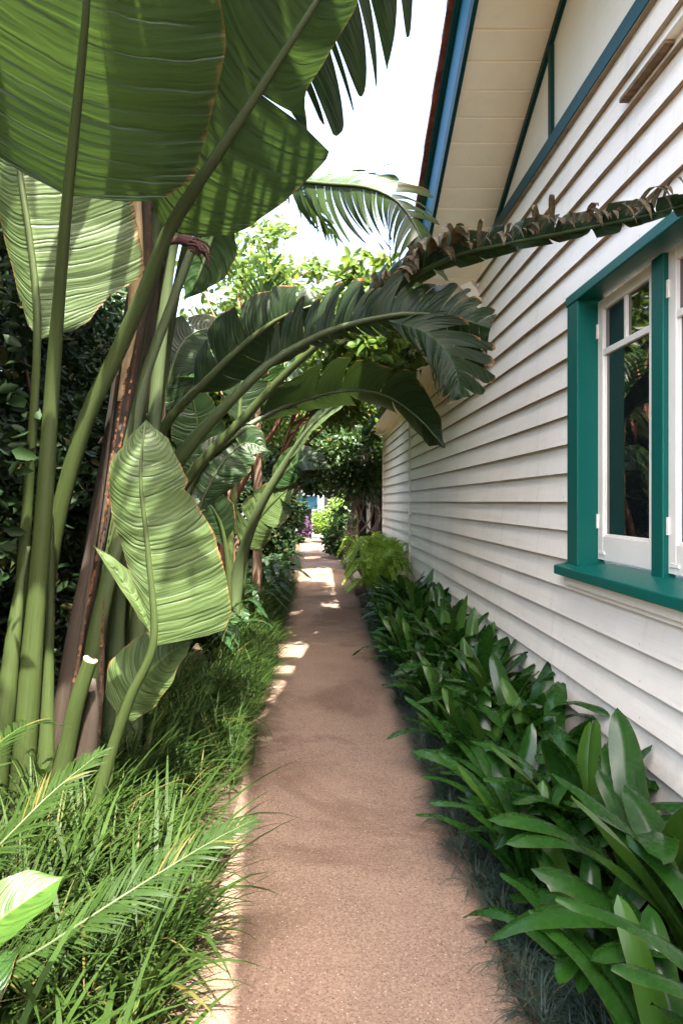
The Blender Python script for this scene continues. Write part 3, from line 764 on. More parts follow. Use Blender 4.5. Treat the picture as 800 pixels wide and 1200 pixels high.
leaf(p2,[(190,860,4.75,.06),(205,640,4.7,.05),(228,556,4.85,.042),(275,510,5.0,.038),(330,478,5.1,.030),(400,458,5.15,.02),(450,463,5.1,.014),(490,490,5.0,.009),(520,524,4.9,.003)],
     [(300,495,5.05),(330,478,5.1),(400,458,5.15),(450,463,5.1),(490,490,5.0),(521,525,4.9)],
     [(0,.02),(.1,.2),(.3,.32),(.6,.3),(.85,.14),(1,.02)],[(0,.02),(.1,.19),(.3,.25),(.5,.27),(.7,.25),(.9,.15),(1,.02)],
     (.1,-.75,-.55),lm='torn_leaf',fold=(.1,-.5),curl=(.4,-.3),tears=((.3,.42,.6),(.2,.45,.66)),gap=.15,droop=.5,sweep=.35,seed=23,ripple=.01,label='lower dark leaf with a drooping tip over the path')
leaf(p2,[(135,880,4.5,.07),(155,600,4.5,.06),(190,505,4.45,.05),(245,443,4.35,.042),(290,400,4.3,.03),(330,372,4.25,.02),(372,356,4.2,.006)],
     [(225,462,4.37),(250,438,4.34),(290,400,4.3),(330,372,4.25),(376,354,4.2)],
     [(0,.02),(.1,.2),(.3,.25),(.6,.24),(.9,.14),(1,0)],[(0,.02),(.1,.22),(.3,.27),(.6,.22),(.9,.1),(1,0)],(.1,-.8,-.2),lm='torn_leaf',fold=(-.1,-.3),curl=(-.6,-.4),tears=((.25,.5,.7,.85),(.22,.4,.62,.8)),gap=.14,droop=.7,sweep=.3,seed=24,label='folded dark leaf above the arching stalk')
# an old leaf high above, hanging in dark strips against the sky
leaf(p2,[(150,880,4.4,.07),(175,560,4.2,.06),(215,300,3.8,.045),(270,130,3.5,.035),(330,50,3.3,.026),(390,0,3.15,.018),(430,-40,3.05,.012),(490,-75,2.95,.004)],
     [(300,85,3.4),(330,50,3.3),(380,0,3.15),(430,-40,3.05),(495,-77,2.95)],
     [(0,.02),(.1,.2),(.4,.3),(.8,.2),(1,.02)],[(0,.02),(.08,.36),(.25,.50),(.5,.50),(.7,.45),(.9,.36),(1,.02)],
     (.1,-.9,-.3),lm='shade_leaf',fold=(.1,.0),curl=(0,-.1),tears=(tl(7,.05,.95,7),(.2,.25,.42,.46,.64,.70,.86)),gap=.5,droop=.5,sweep=-.25,seed=25,tipvar=.3,ns=60,label='dark leaf hanging in strips against the white sky')

# plant three further along
p3=thing('bird_of_paradise_plant','smaller paddle leaved plant beyond the arching leaves, stalks fanning from the ferns','plant',(-.92,7,0),0,BR)
leaf(p3,[(268,760,7,.09),(280,670,6.9,.07),(302,600,6.6,.05),(340,535,6.4,.042),(375,490,6.2,.03),(412,463,6.1,.01)],
     [(338,540,6.42),(358,510,6.3),(378,488,6.2),(415,461,6.1)],[(0,.05),(.1,.36),(.35,.42),(.5,.3),(.8,.2),(1,0)],[(0,.0),(.1,.14),(.35,.24),(.6,.2),(.8,.14),(1,0)],
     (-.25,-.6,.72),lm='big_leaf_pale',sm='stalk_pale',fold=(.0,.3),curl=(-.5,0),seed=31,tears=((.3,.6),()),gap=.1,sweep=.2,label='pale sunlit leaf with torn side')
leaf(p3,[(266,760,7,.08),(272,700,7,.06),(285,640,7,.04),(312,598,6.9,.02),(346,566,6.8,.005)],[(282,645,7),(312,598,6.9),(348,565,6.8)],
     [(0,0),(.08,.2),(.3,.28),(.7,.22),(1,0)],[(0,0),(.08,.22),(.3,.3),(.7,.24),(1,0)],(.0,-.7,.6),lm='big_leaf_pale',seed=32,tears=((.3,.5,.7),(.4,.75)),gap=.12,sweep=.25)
leaf(p3,[(262,770,7.1,.07),(270,640,7.1,.05),(276,540,7.1,.04),(279,500,7.1,.03),(285,440,7.1,.02),(300,390,7,.005)],[(279,505,7.1),(285,440,7.1),(302,385,7)],
     W(0,.22,.26,.2,0),W(0,.24,.28,.22,0),(.3,-.8,-.2),lm='torn_leaf',seed=33,tears=((.3,.6),(.5,)),gap=.1,sweep=.2)
leaf(p3,[(272,770,7.1,.07),(290,640,7,.05),(318,575,6.9,.03),(352,540,6.8,.015),(385,545,6.7,.005)],[(318,575,6.9),(350,540,6.8),(390,548,6.7)],
     W(0,.14,.18,.12,0),W(0,.16,.2,.14,0),(0,-.6,.4),lm='big_leaf',seed=34)
leaf(p3,[(258,770,7.2,.07),(250,650,7.2,.05),(240,560,7.2,.035),(232,500,7.1,.02),(222,450,7,.005)],[(244,580,7.2),(233,505,7.1),(220,440,7)],
     W(0,.24,.3,.22,0),W(0,.22,.28,.2,0),(.3,-.9,.1),lm='big_leaf',seed=35)
leaf(p3,[(262,770,6.9,.06),(268,690,6.8,.04),(260,620,6.7,.03),(240,585,6.6,.02),(225,590,6.5,.005)],[(264,640,6.75),(242,588,6.6),(224,592,6.5)],
     W(0,.16,.2,.16,0),W(0,.18,.22,.16,0),(.1,-.8,.3),lm='torn_leaf',seed=36)

for k_,(pts,wv_,sd) in enumerate([([(200,900,4.7),(225,640,4.8),(250,560,4.9),(285,520,5.0),(318,530,5.0)],.18,301),([(160,900,4.9),(180,560,5.1),(205,420,5.2),(240,385,5.3),(270,400,5.3)],.2,305)]):
    leaf(p2,[(*pts[0],.05),(*pts[1],.035),(*pts[2],.022),(*pts[3],.012),(*pts[4],.004)],pts[1:] if 0 else [tuple((a*.5+b*.5) for a,b in zip(pts[1],pts[2])),pts[2],pts[3],pts[4]],W(0,wv_,wv_*1.15,wv_*.8,0),W(0,wv_,wv_*1.15,wv_*.8,0),(.1,-.7,.3),lm='torn_leaf' if k_%2 else 'big_leaf',seed=sd,tears=((.4,.7),(.3,.55,.8)),gap=.12,sweep=.2,droop=.5)
# ------------------------------------------------------------------ fronds (palms, ferns)
def frond(mb,pts,ll,n,wid,ang=1.0,droop=.8,n0=(0,0,1),both=True,seed=1,tip=.6,segs=4):
    """pinnate frond: leaflets left and right of the rachis"""
    rr=random.Random(seed); path,L=spline(pts,90); n0=V(n0)
    for i in range(n):
        s=.06+.94*(i+.5*rr.random())/n
        x=min(89.99,s*90); k=int(x); p=path[k].lerp(path[k+1],x-k); t=(path[min(90,k+2)]-path[max(0,k-2)]).normalized()
        b=t.cross(n0).normalized(); nn=b.cross(t).normalized()
        ln=lerp_tab(ll,s)*(1+rr.uniform(-.12,.12))
        a=ang*(1-tip*s)+rr.uniform(-.1,.1)
        for sg in (-1,1):
            d=(b*sg*math.sin(a)+t*math.cos(a)+nn*.12).normalized()
            q=p.copy(); vs=[];uv=[]
            w=wid*(1+rr.uniform(-.15,.15)); dd=d.copy(); tw=rr.uniform(-.5,.5)
            for j in range(segs+1):
                u=j/segs; sv=dd.cross(nn if abs(dd.dot(nn))<.9 else t).normalized()
                sv=(sv+nn*tw*u).normalized()
                ww=w*.5*min(1,.5+u*2,(1-u)*2.2+.03)
                vs+= [q-sv*ww,q+sv*ww]; uv+= [(0,u*ln),(1,u*ln)]
                q=q+dd*(ln/segs); dd=(dd+V((0,0,-1))*droop/segs*(1+.4*rr.random())).normalized()
            mb.add(vs,[(2*j,2*j+1,2*j+3,2*j+2) for j in range(segs)],uv)
def frond_part(plant,pts,ll,n,wid,rad=.008,m_='palm',sm='stalk',name='frond',**kw):
    mb=MB(); frond(mb,pts,ll,n,wid,**kw); f=mb.build(name,M[m_],plant,smooth=True)
    mb=MB(); tube(mb,pts,[rad,rad*.7,rad*.25],n=24,k=6); mb.build('frond_stalk',M[sm],f,smooth=True)
    return f

# slender palm: trunk behind the big plants, one frond reaching over the path
pa=thing('palm_tree','slender palm with a thin brown trunk, its drooping frond against the sky','palm tree',(-1.17,5.0,0))
mb=MB(); tube(mb,[P(185,828,5),P(186,600,5),P(184,400,5),P(190,235,5)],[.075,.062,.058,.06],n=40,k=12,jit=.05); mb.build('trunk',M['bark'],pa,smooth=True)
ctr=P(190,235,5)
LL=[(0,.18),(.2,.45),(.55,.46),(.85,.30),(1,.12)]
pts=[ctr,P(260,205,4.7),P(340,212,4.4),P(385,216,4.25),P(430,220,4.12),P(465,236,4.03),P(490,272,3.97),P(506,318,3.9)]
mb=MB(); blade(mb,pts[2:],[(0,.2),(.2,.30),(.5,.30),(.8,.2),(1,.1)],[(0,.3),(.3,.36),(.6,.30),(.85,.2),(1,.1)],(.1,-1,.1),fold=(-.2,-.2),curl=(-.6,-.2),tears=(tl(22,.01,.99,41),tl(26,.01,.99,42)),gap=.7,droop=.9,sweep=.75,ripple=.004,tipvar=.35,ns=130,nu=8,seed=43)
fr=mb.build('frond',M['palm_dark'],pa,smooth=True)
mb=MB(); tube(mb,pts,[.022,.018,.012,.004],n=30,k=7); mb.build('frond_stalk',M['stalk'],fr,smooth=True)
for i,a in enumerate((2.2,3.1,3.9,4.8,1.4,5.4,.7)):
    d=V((math.cos(a),math.sin(a),0)); u_=.5+.3*(i%3)/2
    frond_part(pa,[ctr,ctr+d*.5+V((0,0,u_)),ctr+d*1.1+V((0,0,u_*1.1)),ctr+d*1.7+V((0,0,u_*.3))],LL,34,.034,.015,m_='palm_dark',droop=.9,seed=50+i)
# small palm showing above the arching leaf
pb=thing('palm_tree','small dark palm with an upright frond in front of the bright shrubs','palm tree',(-.75,8.4,0))
c0=P(300,470,8.4)
mb=MB(); tube(mb,[V((-.75,8.4,0)),P(302,560,8.4),c0],[.07,.055,.05],n=20,k=8,jit=.08); mb.build('trunk',M['bark'],pb,smooth=True)
frond_part(pb,[c0,P(302,420,8.4),P(306,360,8.3),P(318,312,8.2)],[(0,.2),(.3,.42),(.7,.40),(1,.22)],26,.04,.014,m_='fern',droop=.25,n0=(0,-1,.2),ang=.95,seed=61)
for i,a in enumerate((.2,1.2,2.3,3.3,4.2,5.2)):
    d=V((math.cos(a),math.sin(a),0)); frond_part(pb,[c0,c0+d*.4+V((0,0,.4)),c0+d*.9+V((0,0,.4)),c0+d*1.2+V((0,0,.05))],LL,26,.036,.012,m_='fern',droop=.7,seed=64+i)
# seedling palm in the grass at the near left
pc=thing('young_palm','young palm with arching feathery fronds in the grass at the path edge','palm',(-.86,1.75,0),0)
o=V((-.93,1.78,.02))
LS=[(0,.05),(.25,.13),(.6,.14),(.85,.10),(1,.04)]
for i,pts in enumerate(([o,P(-20,1160,1.75),P(60,1105,1.76),P(160,1040,1.85),P(250,985,1.98),P(300,960,2.08)],
    [o,P(-60,1050,1.85),P(0,990,1.9),P(60,930,2.0),P(120,880,2.15)],
    [o,P(-80,980,1.75),P(-30,900,1.9),P(30,850,2.15),P(75,850,2.3)],
    [o,P(-120,1150,1.6),P(-130,1080,1.5),P(-120,1050,1.35)],
    [o,P(-130,1100,1.8),P(-190,980,1.9),P(-230,960,2.0)])):
    frond_part(pc,pts,LS,82,.0066,.006,droop=.35,n0=(-.15,-.45,.9),ang=.85,seed=71+i,tip=.4)
# broad ginger leaf at the very left edge
gi=thing('ginger_plant','broad glossy light green leaf at the left edge beside the young palm','plant',(-.80,1.42,0))
mb=MB(); blade(mb,[P(-60,1120,1.36),P(-15,1088,1.40),P(30,1056,1.44),P(76,1026,1.50)],[(0,0),(.1,.05),(.4,.075),(.7,.06),(1,0)],[(0,0),(.1,.05),(.4,.07),(.7,.055),(1,0)],(.1,-.35,.9),fold=(.2,.2),ripple=.002,sweep=.2,nu=6,ns=30); lf=mb.build('leaf',M['ginger'],gi,smooth=True)
mb=MB(); tube(mb,[V((-.80,1.42,0)),P(-80,1180,1.38),P(-60,1120,1.36)],[.012,.01,.006],n=12,k=8); mb.build('leaf_stalk',M['stalk'],lf,smooth=True)
for i in range(5):
    a=1.5+i*.7; d=V((math.cos(a),math.sin(a),0)); b0=V((-.82-.05*i,1.42+.04*i,0)); 
    mb=MB(); blade(mb,[b0+d*.1+V((0,0,.2)),b0+d*.25+V((0,0,.33)),b0+d*.42+V((0,0,.32))],W(0,.05,.055,.03,0),W(0,.05,.055,.03,0),(0,-.2,1),nu=5,ns=20,ripple=.002,seed=80+i); lf=mb.build('leaf',M['big_leaf'],gi,smooth=True)
    mb=MB(); tube(mb,[b0,b0+d*.04+V((0,0,.1)),b0+d*.1+V((0,0,.2))],[.01,.008,.006],n=8,k=6); mb.build('leaf_stalk',M['stalk'],lf,smooth=True)

# ferns along the left edge
def make_fern(seed,r=.55,n=11,fm='fern',up=.6):
    rr=random.Random(seed); t=thing('fern','x','fern',(0,0,0))
    for i in range(n):
        a=2*PI*i/n+rr.uniform(-.25,.25); d=V((math.cos(a),math.sin(a),0)); l=r*rr.uniform(.8,1.15); h=rr.uniform(.35,up)*r/.55
        frond_part(t,[V((0,0,.03))+d*.02,d*l*.3+V((0,0,h*.75)),d*l*.7+V((0,0,h)),d*l*1.1+V((0,0,h*.62))],[(0,.03),(.2,.13),(.5,.13),(.8,.08),(1,.02)],30,.028,.005,m_=fm,droop=.3,seed=seed*20+i,tip=.3)
    return t
fp=[(-.98,6.3),(-.95,7.4),(-.88,8.5),(-1.2,6.0),(-.85,9.7),(-.75,11.0),(-.75,12.4),(-1.2,8.0)]
f0=[make_fern(91),make_fern(95)]
order=sorted(range(len(fp)),key=lambda i:fp[i][1]); used={}
for r_,i in enumerate(order):
    x,y=fp[i]; f=f0[r_] if r_<2 else copy_tree(f0[r_%2])
    f.location=(x,y,0); f.rotation_euler=(0,0,R.uniform(0,6)); f.scale=(1,1,1) if r_<2 else (R.uniform(.85,1.15),)*3
    tag(f,f'dark green fern left of the path, {ORD[r_]} of its row from the front','fern','ferns along the left of the path')

# ------------------------------------------------------------------ grasses (stuff)
rg=np.random.default_rng(5)
def clumps(cents,nb,lmin,lmax,wid,lean,bend,spread,seg=5,z0=.0,bias=0.0,jit=.5):
    out=[]
    for (x,y,sc) in cents:
        n=int(nb*rg.uniform(.8,1.2)); a=rg.uniform(-PI,PI,n); a=a*(1-bias*rg.uniform(0,1,n)); r=spread*np.sqrt(rg.uniform(0,1,n))
        base=np.stack([x+r*np.cos(a),y+r*np.sin(a),np.full(n,z0)],1)
        out.append(strips(n,base,rg.uniform(lmin,lmax,n)*sc,rg.uniform(.7,1.2,n)*wid*sc**.5,a+rg.normal(0,jit,n),np.abs(rg.normal(lean,.18,n)),rg.uniform(*bend,n),seg))
    return out
cents=[]
y=1.0
while y<12:
    d=.15 if y<5 else .17
    for x in np.arange(-.52,-1.35 if y<5 else -1.0,-d):
        if rg.random()<.9: cents.append((x+rg.normal(0,.04),y+rg.normal(0,.05),(.62+.5*min(1,(-.42-x)/.5)*rg.uniform(.6,1.1))*(1 if y<4.5 else 1.25)))
    y+=d
grass=np_obj('border_grass',clumps(cents,36,.28,.56,.0094,.30,(.8,2.0),.045,6,bias=.75,jit=.25),M['grass'])
tag(grass,'bright green strappy grass spilling over the left path edge','grass',kind='stuff')
cents=[]
y=.9
while y<9:
    for x in np.arange(.64,1.06,.085):
        cents.append((x+rg.normal(0,.02),y+rg.normal(0,.03),rg.uniform(.75,1.2)))
    y+=.09
mondo=np_obj('mondo_grass',clumps(cents,54,.10,.20,.0034,.55,(1.1,2.4),.04,5),M['mondo'])
tag(mondo,'low dark mondo grass along the right path edge under the strap leaves','grass',kind='stuff')
# a few coarse strap-leaved tufts in the foreground
tufts=[(-.78,2.25),(-.98,2.75),(-.6,1.75),(-.72,1.45),(-.85,3.3),(-.5,1.35),(-.62,2.7),(-.52,1.95),(-.55,2.35),(-.9,1.95)]
words=['between young palm and path','at the foot of the giant leaf stalks','in front of the young palm','at the bottom left corner','beside the low upright pale leaf','nearest the path at the bottom edge','halfway between path and cut stalk','leaning over the path beside the long frond','just behind the long frond at the path edge','behind the broad glossy leaf']
for (x,y),w_ in zip(tufts,words):
    b=clumps([(x,y,1.0)],20,.40,.74,.018,.38,(.7,1.8),.05,8,bias=.4,jit=.3)
    o_=np_obj('flax_lily',b,M['grass']); tag(o_,f'tuft of long arching strap leaves {w_}','grass tuft','strap leaved tufts in the border grass')

# ------------------------------------------------------------------ clivias along the wall
def clivia_leaf(seed,L,wd,lean,bend):
    rr=random.Random(seed); pts=[];p=V((0,0,0));n=8
    for i in range(n+1):
        pts.append(p.copy()); th=lean+bend*(i/n)**1.3
        p=p+V((math.sin(th),0,math.cos(th)))*L/n
    mb=MB()
    # channelled strap with a rounded-pointed tip
    path,_=spline(pts,22); vs=[];uv=[];fs=[];nu=6
    for i,q in enumerate(path):
        s=i/22; t=(path[min(22,i+1)]-path[max(0,i-1)]).normalized(); b=V((0,1,0)); nn=t.cross(b)*-1
        w=wd*.5*min(1,.55+s*1.1)*(1 if s<.62 else max(.02,math.sqrt(max(0,1-((s-.62)/.38)**2.0))))
        for j in range(nu+1):
            u=2*j/nu-1
            vs.append(q+b*u*w+nn*(.22*w*(u*u)+.10*w*math.exp(-(u*5)**2)*-1+.004*math.sin(s*14+seed)*u)); uv.append(((u+1)/2,s*L))
    for i in range(22):
        for j in range(nu):
            a=i*(nu+1)+j; fs.append((a,a+1,a+nu+2,a+nu+1))
    mb.add(vs,fs,uv); return mb
CL=[]
for i in range(10):
    L=R.uniform(.40,.58); mb=clivia_leaf(i,L,R.uniform(.060,.082),R.uniform(.14,.42),R.choice((R.uniform(.3,1.2),R.uniform(1.0,2.3)))); o_=mb.build('leaf',M['clivia'],smooth=True); CL.append(o_.data); bpy.data.objects.remove(o_)
CY=[]
for i in range(3):
    mb=clivia_leaf(20+i,R.uniform(.40,.5),R.uniform(.065,.08),.1,R.uniform(.3,1.0)); o_=mb.build('leaf',M['clivia_young'],smooth=True); CY.append(o_.data); bpy.data.objects.remove(o_)
def clivia(x,y,label,sc=1,seed=0,n=15):
    rr=random.Random(seed); t=thing('clivia',label,'clivia',(x,y,0),0,'clivias along the house wall'); t.scale=(sc,)*3
    fan=rr.uniform(0,PI)
    for k in range(n):
        young=rr.random()<.13
        me=rr.choice(CY if young else CL)
        o_=bpy.data.objects.new('leaf',me); C.objects.link(o_); o_.parent=t
        a=fan+(k%2)*PI+rr.gauss(0,.75)
        tilt=rr.uniform(-.12,.30) if k>4 else rr.uniform(.25,.55)
        o_.rotation_euler=(rr.uniform(-.15,.15),tilt,a); o_.scale=(rr.uniform(.8,1.15),)*3
        o_.location=(math.cos(a)*.02,math.sin(a)*.02,0.01+.05*rr.random())
    return t
k=0; y=1.42
while y<9.2:
    clivia(1.13+R.uniform(-.05,.05),y+R.uniform(-.06,.06),f'dark strap leaved clivia in the row against the wall, {ORD[k]} from the front',R.uniform(1.25,1.5),200+k,22)
    y+=.47; k+=1
k=0; y=1.55
while y<9.0:
    clivia(.83+R.uniform(-.04,.04),y+R.uniform(-.06,.06),f'dark strap leaved clivia in the row beside the path, {ORD[k]} from the front',R.uniform(.92,1.15),300+k,21)
    y+=.47; k+=1

# ------------------------------------------------------------------ shrubs and trees
def leaves_cloud(mb_pts,size,seed,flat=.3,asp=.45):
    """leaf per point: folded rhombus of two quads... as 4-vert diamonds"""
    r=np.random.default_rng(seed); p=np.asarray(mb_pts); n=len(p)
    d=r.normal(size=(n,3)); d[:,2]=d[:,2]*.6-.35; d/=np.linalg.norm(d,axis=1)[:,None]
    q=r.normal(size=(n,3)); q[:,2]*=flat; b=np.cross(d,q); b/=np.linalg.norm(b,axis=1)[:,None]+1e-9
    nn=np.cross(d,b)
    L=size*r.uniform(.65,1.3,n)[:,None]; w=L*asp*.5
    v=np.stack([p,p+d*L*.35+b*w+nn*L*.06,p+d*L*.75+b*w*.75+nn*L*.02,p+d*L-nn*L*.12,p+d*L*.75-b*w*.75+nn*L*.02,p+d*L*.35-b*w+nn*L*.06],1).reshape(-1,3)
    o=(np.arange(n)*6)[:,None]
    f=np.concatenate([o+np.array([0,1,2,3]),o+np.array([0,3,4,5])],0)
    uv=np.tile(np.array([[.5,0],[1,.3],[1,.7],[.5,1],[0,.7],[0,.3]]),(n,1))
    return v,f,uv
def tree(name,label,cat,loc,h,crown,rad,nl,size,lm,seed,trunk_r=.06,nclump=28,clump=.3,bark='bark',group=None,nlimb=7,asp=.45):
    """crown: (dx,dy,zc) centre, rad (rx,ry,rz)"""
    rr=random.Random(seed); r=np.random.default_rng(seed)
    t=thing(name,label,cat,loc,0,group); L0=V(loc)
    cc=V((crown[0],crown[1],crown[2]))
    mb=MB(); top=V((cc.x*.7,cc.y*.7,min(h*.75,cc.z)))
    tube(mb,[V((0,0,-.05)),V((rr.uniform(-.05,.05),rr.uniform(-.05,.05),top.z*.4)),top],[trunk_r,trunk_r*.8,trunk_r*.45],n=14,k=8,jit=.06)
    cl=[]
    for i in range(nclump):
        d=V((rr.gauss(0,1),rr.gauss(0,1),rr.gauss(0,1))).normalized()*(rr.random()**.4)
        cl.append(V((cc.x+d.x*rad[0],cc.y+d.y*rad[1],cc.z+d.z*rad[2])))
    for i in range(min(nlimb,len(cl))):
        c=cl[i]; s=top*rr.uniform(.55,1)
        tube(mb,[s,(s+c)/2+V((rr.uniform(-.12,.12),rr.uniform(-.12,.12),.05)),c],[trunk_r*.42,trunk_r*.28,trunk_r*.1],n=8,k=5)
    for v in range(len(mb.v)): mb.v[v]=tuple(V(mb.v[v])+L0)
    mb.build('trunk',M[bark],t,smooth=True)
    pts=[]
    per=nl//nclump
    for c in cl:
        k=r.normal(size=(per,3)); k/=np.linalg.norm(k,axis=1)[:,None]+1e-9; k*=(r.uniform(0,1,(per,1))**.45)*clump*r.uniform(.7,1.3)
        k[:,2]*=.75; pts.append(k+np.array(c+L0))
    pts=np.concatenate(pts); pts=pts[pts[:,2]>.04]
    np_obj('crown',[leaves_cloud(pts,size,seed,asp=asp)],M[lm],t,smooth=False)
    return t
G1='dark shrubs behind the left border'
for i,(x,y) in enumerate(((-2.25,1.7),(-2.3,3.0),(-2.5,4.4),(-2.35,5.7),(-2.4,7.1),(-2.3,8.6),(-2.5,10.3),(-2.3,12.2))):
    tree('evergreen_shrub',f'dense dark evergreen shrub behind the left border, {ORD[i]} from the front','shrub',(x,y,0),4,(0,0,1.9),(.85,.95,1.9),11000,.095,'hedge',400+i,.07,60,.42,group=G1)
for i,(x,y,z,rx,rz) in enumerate(((-3.6,3.5,3.2,1.3,1.8),(-3.6,6.8,3.4,1.3,1.9),(-3.7,10.2,3.5,1.4,2.0))):
    tree('shade_tree',f'tall dark tree behind the evergreen shrubs, {ORD[i]} from the front','tree',(x,y,0),6,(0,0,z),(rx,1.6,rz),6000,.16,'midgreen',430+i,.12,50,.5,group='tall trees at the left')
tree('overhanging_tree','tall tree behind the giant leaves, its crown shading the left border','tree',(-2.9,3.6,0),7,(1.35,0.2,5.5),(1.3,2.7,.65),7500,.15,'midgreen',449,.13,60,.42,nlimb=20)
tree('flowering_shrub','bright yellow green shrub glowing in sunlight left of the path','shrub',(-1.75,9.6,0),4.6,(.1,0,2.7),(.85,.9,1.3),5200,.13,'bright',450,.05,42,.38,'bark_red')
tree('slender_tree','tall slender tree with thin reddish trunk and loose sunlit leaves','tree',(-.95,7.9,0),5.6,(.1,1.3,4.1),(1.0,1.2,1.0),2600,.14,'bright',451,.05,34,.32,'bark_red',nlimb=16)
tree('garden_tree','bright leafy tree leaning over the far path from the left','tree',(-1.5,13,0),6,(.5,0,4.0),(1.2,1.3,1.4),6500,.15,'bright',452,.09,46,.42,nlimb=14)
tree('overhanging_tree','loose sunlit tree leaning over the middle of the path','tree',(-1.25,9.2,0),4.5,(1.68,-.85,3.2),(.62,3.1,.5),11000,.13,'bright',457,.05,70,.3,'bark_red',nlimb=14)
tree('canopy_tree','dark tree arching over the path past the house corner','tree',(-1.0,15.6,0),5,(1.0,0,2.75),(1.6,1.8,.95),9500,.17,'midgreen',453,.11,44,.40,nlimb=16)
tree('canopy_tree','dark tree leaning over the path from behind the house corner','tree',(1.6,18.5,0),5,(-.6,0,2.7),(1.3,1.2,1.0),6000,.18,'midgreen',454,.10,40,.42,nlimb=14)
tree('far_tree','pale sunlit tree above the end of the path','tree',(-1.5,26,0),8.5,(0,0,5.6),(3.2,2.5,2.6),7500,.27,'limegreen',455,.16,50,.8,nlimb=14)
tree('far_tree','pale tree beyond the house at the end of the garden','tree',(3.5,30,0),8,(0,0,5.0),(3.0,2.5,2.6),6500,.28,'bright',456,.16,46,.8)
for (x_,y_,sc_),lb in zip(((.86,9.75,1.0),(1.05,10.5,1.15),(.9,11.4,1.1),(1.1,12.6,1.15)),('nearest to the strap leaves','against the wall','in the middle of the group','nearest to the house corner')):
    f=make_fern(int(y_*10),.52,24,'feathery',.9); f.name='ferny_shrub'; f.location=(x_,y_,0); f.scale=(sc_,)*3
    tag(f,f'loose light green ferny plant beyond the clivia row, {lb}','shrub','ferny plants beyond the clivias')
tree('low_shrub','dark rounded shrub past the house corner on the right','shrub',(1.1,14.6,0),1.0,(0,0,.4),(.32,.8,.4),2200,.12,'hedge',462,.03,36,.24)
tree('low_shrub','dark bush on the right edge of the far path','shrub',(.75,18.5,0),1.3,(0,0,.7),(.45,1.2,.6),3000,.15,'midgreen',463,.03,34,.26)
tree('low_shrub','yellow green bush in full sun at the end of the path','shrub',(.45,25,0),1.6,(0,0,.85),(.7,.8,.8),3500,.14,'limegreen',464,.03,36,.28)
tree('low_shrub','purple flowering bush before the white wall','shrub',(-.5,24.5,0),.8,(0,0,.5),(.22,.3,.35),700,.11,'purple',465,.02,22,.2)
tree('low_shrub','dark leafy bush on the left of the far path','shrub',(-1.02,14.0,0),2.4,(0,0,1.15),(.52,1.6,1.1),4500,.15,'hedge',466,.04,40,.32)
tree('low_shrub','shaded bush further along the left of the path','shrub',(-1.15,19,0),2.6,(0,0,1.3),(.6,1.8,1.1),5000,.17,'midgreen',467,.04,40,.36)
for i,(x,y) in enumerate(((-14,38),(-8,36),(-3,42),(3,44),(9,40),(15,37))):
    tree('boundary_tree',f'distant tree closing the view, number {ORD[i]} counted from the left' if 0 else f'distant green tree beyond the garden, {ORD[i].replace("nearest","first")} from the left','tree',(x,y,0),8,(0,0,4.2),(3.6,2.5,3.6),4500,.4,'midgreen',470+i,.2,40,1.0,group='distant trees beyond the garden')

# vine covered trellis past the house corner
tv=thing('trellis','timber trellis with bare twining vine stems past the house corner','trellis',(1.25,15.6,0))
for x in (1.16,1.345,2.4):
    mb=MB(); mb.box(x-.045,x+.045,15.55,15.64,0,2.9); mb.build('post',M['cream_sash' if x<1.3 else 'bark'],tv)
mb=MB(); mb.box(.9,3.0,15.64,15.70,.1,2.7); mb.build('screen',M['fence'],tv)
vn=thing('climbing_vine','twisting brown vine stems and dark leaves on the trellis','vine',(1.0,15.4,0))
mb=MB()
for i in range(12):
    x=.72+R.random()*.55; pts=[V((x,15.35+R.uniform(-.1,.1),0))]
    for z in (.6,1.2,1.9,2.6): pts.append(V((x+R.uniform(-.28,.28),15.4+R.uniform(-.15,.1),z)))
    tube(mb,pts,[.022,.018,.012],n=20,k=6)
mb.build('stem',M['twig'],vn,smooth=True)
r=np.random.default_rng(9); pts=r.normal(size=(2600,3))*np.array([.32,.25,.38])+np.array([1.05,15.3,2.35])
np_obj('foliage',[leaves_cloud(pts,.14,9)],M['midgreen'],vn,smooth=False)
# white walled outbuilding with blue awning at the end of the path
sh=thing('garden_building','white walled outbuilding with a blue awning at the end of the path','building',(-.6,30,0))
mb=MB(); mb.box(.0,.26,28.2,28.44,0,1.9); mb.box(-4,.0,29.5,29.7,0,2.4); mb.build('wall',M['white'],sh)
mb=MB(); mb.add([(-3,29.45,1.75),(.0,29.45,1.75),(.0,28.4,1.35),(-3,28.4,1.35),(-3,28.4,1.2),(.0,28.4,1.2)],[(0,1,2,3),(3,2,5,4)]); mb.build('awning',M['awning'],sh)
mb=MB(); mb.box(-.9,-.25,29.44,29.495,0,1.7); mb.build('door',M['fence'],sh)
mb=MB(); mb.box(-4.3,.5,28.6,33,2.4,2.5); mb.build('roof',M['tile'],sh)
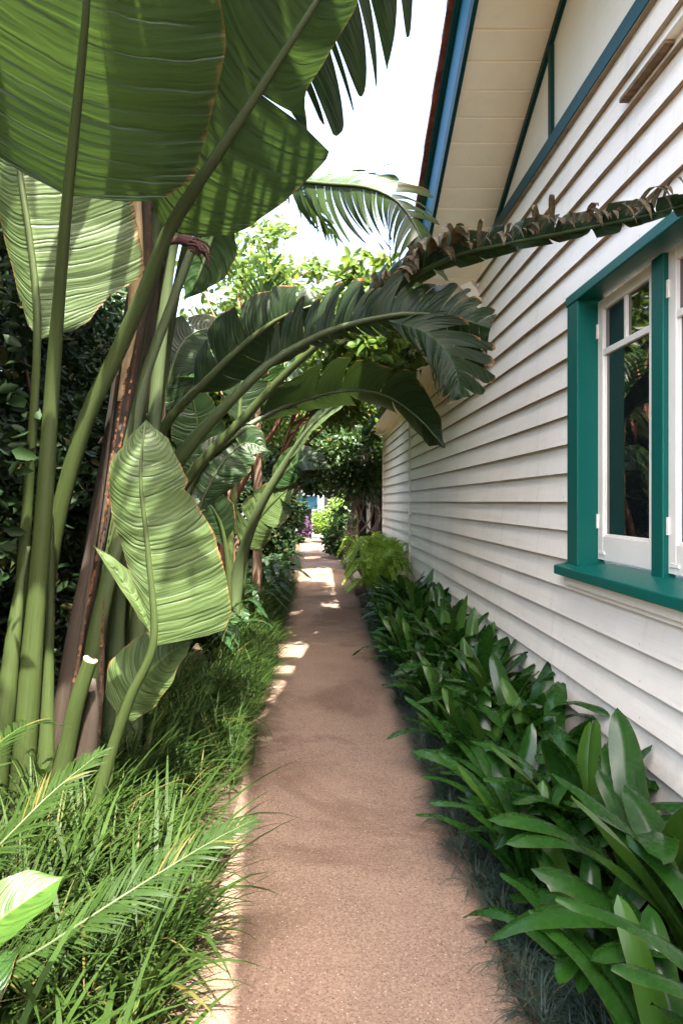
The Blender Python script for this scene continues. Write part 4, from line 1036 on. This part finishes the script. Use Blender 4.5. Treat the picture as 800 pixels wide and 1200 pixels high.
# boundary fence deep behind the shrubs
fe=thing('paling_fence','dark timber paling fence behind the shrubs on the left','fence',(-4.6,8,0))
mb=MB(); y=-3
while y<34:
    mb.box(-4.62,-4.60,y,y+.145,.03,1.95+.02*R.random()); y+=.15
mb.build('palings',M['fence'],fe)
mb=MB(); mb.box(-4.66,-4.622,-3,34,.4,.48); mb.box(-4.66,-4.622,-3,34,1.5,1.58); mb.build('rail',M['fence'],fe)

# ------------------------------------------------------------------ light, sky, camera
SD=V((.211,-.5,1)).normalized()
sun=bpy.data.lights.new('sun','SUN'); sun.energy=3.5; sun.angle=math.radians(.55); sun.color=(1,.95,.86)
so=bpy.data.objects.new('sun',sun); C.objects.link(so); so.rotation_euler=SD.to_track_quat('Z','Y').to_euler(); so.location=(8,2,20)
wd=bpy.data.worlds.new('World'); SC.world=wd; wd.use_nodes=True; nt=wd.node_tree; nt.nodes.clear()
sky=nt.nodes.new('ShaderNodeTexSky'); sky.sky_type='NISHITA'; sky.sun_disc=False
sky.sun_elevation=math.asin(SD.z); sky.sun_rotation=math.atan2(SD.x,SD.y); sky.air_density=.8; sky.dust_density=6.0; sky.ozone_density=.3
bgn=nt.nodes.new('ShaderNodeBackground'); bgn.inputs[1].default_value=.15
ow=nt.nodes.new('ShaderNodeOutputWorld'); nt.links.new(sky.outputs[0],bgn.inputs[0]); nt.links.new(bgn.outputs[0],ow.inputs[0])
cam=bpy.data.cameras.new('camera'); co=bpy.data.objects.new('camera',cam); C.objects.link(co)
co.location=(0,0,EYE); co.rotation_euler=(PI/2,0,0)
cam.sensor_fit='VERTICAL'; cam.sensor_height=36; cam.sensor_width=24; cam.lens=24
cam.shift_x=28/1200; cam.shift_y=-12/1200; cam.clip_start=.05; cam.clip_end=600
SC.camera=co
vs=SC.view_settings; vs.view_transform='Standard'; vs.look='None'; vs.exposure=3.58; vs.gamma=1
SC.cycles.max_bounces=10; SC.cycles.diffuse_bounces=5; SC.cycles.transmission_bounces=6; SC.cycles.use_denoising=True
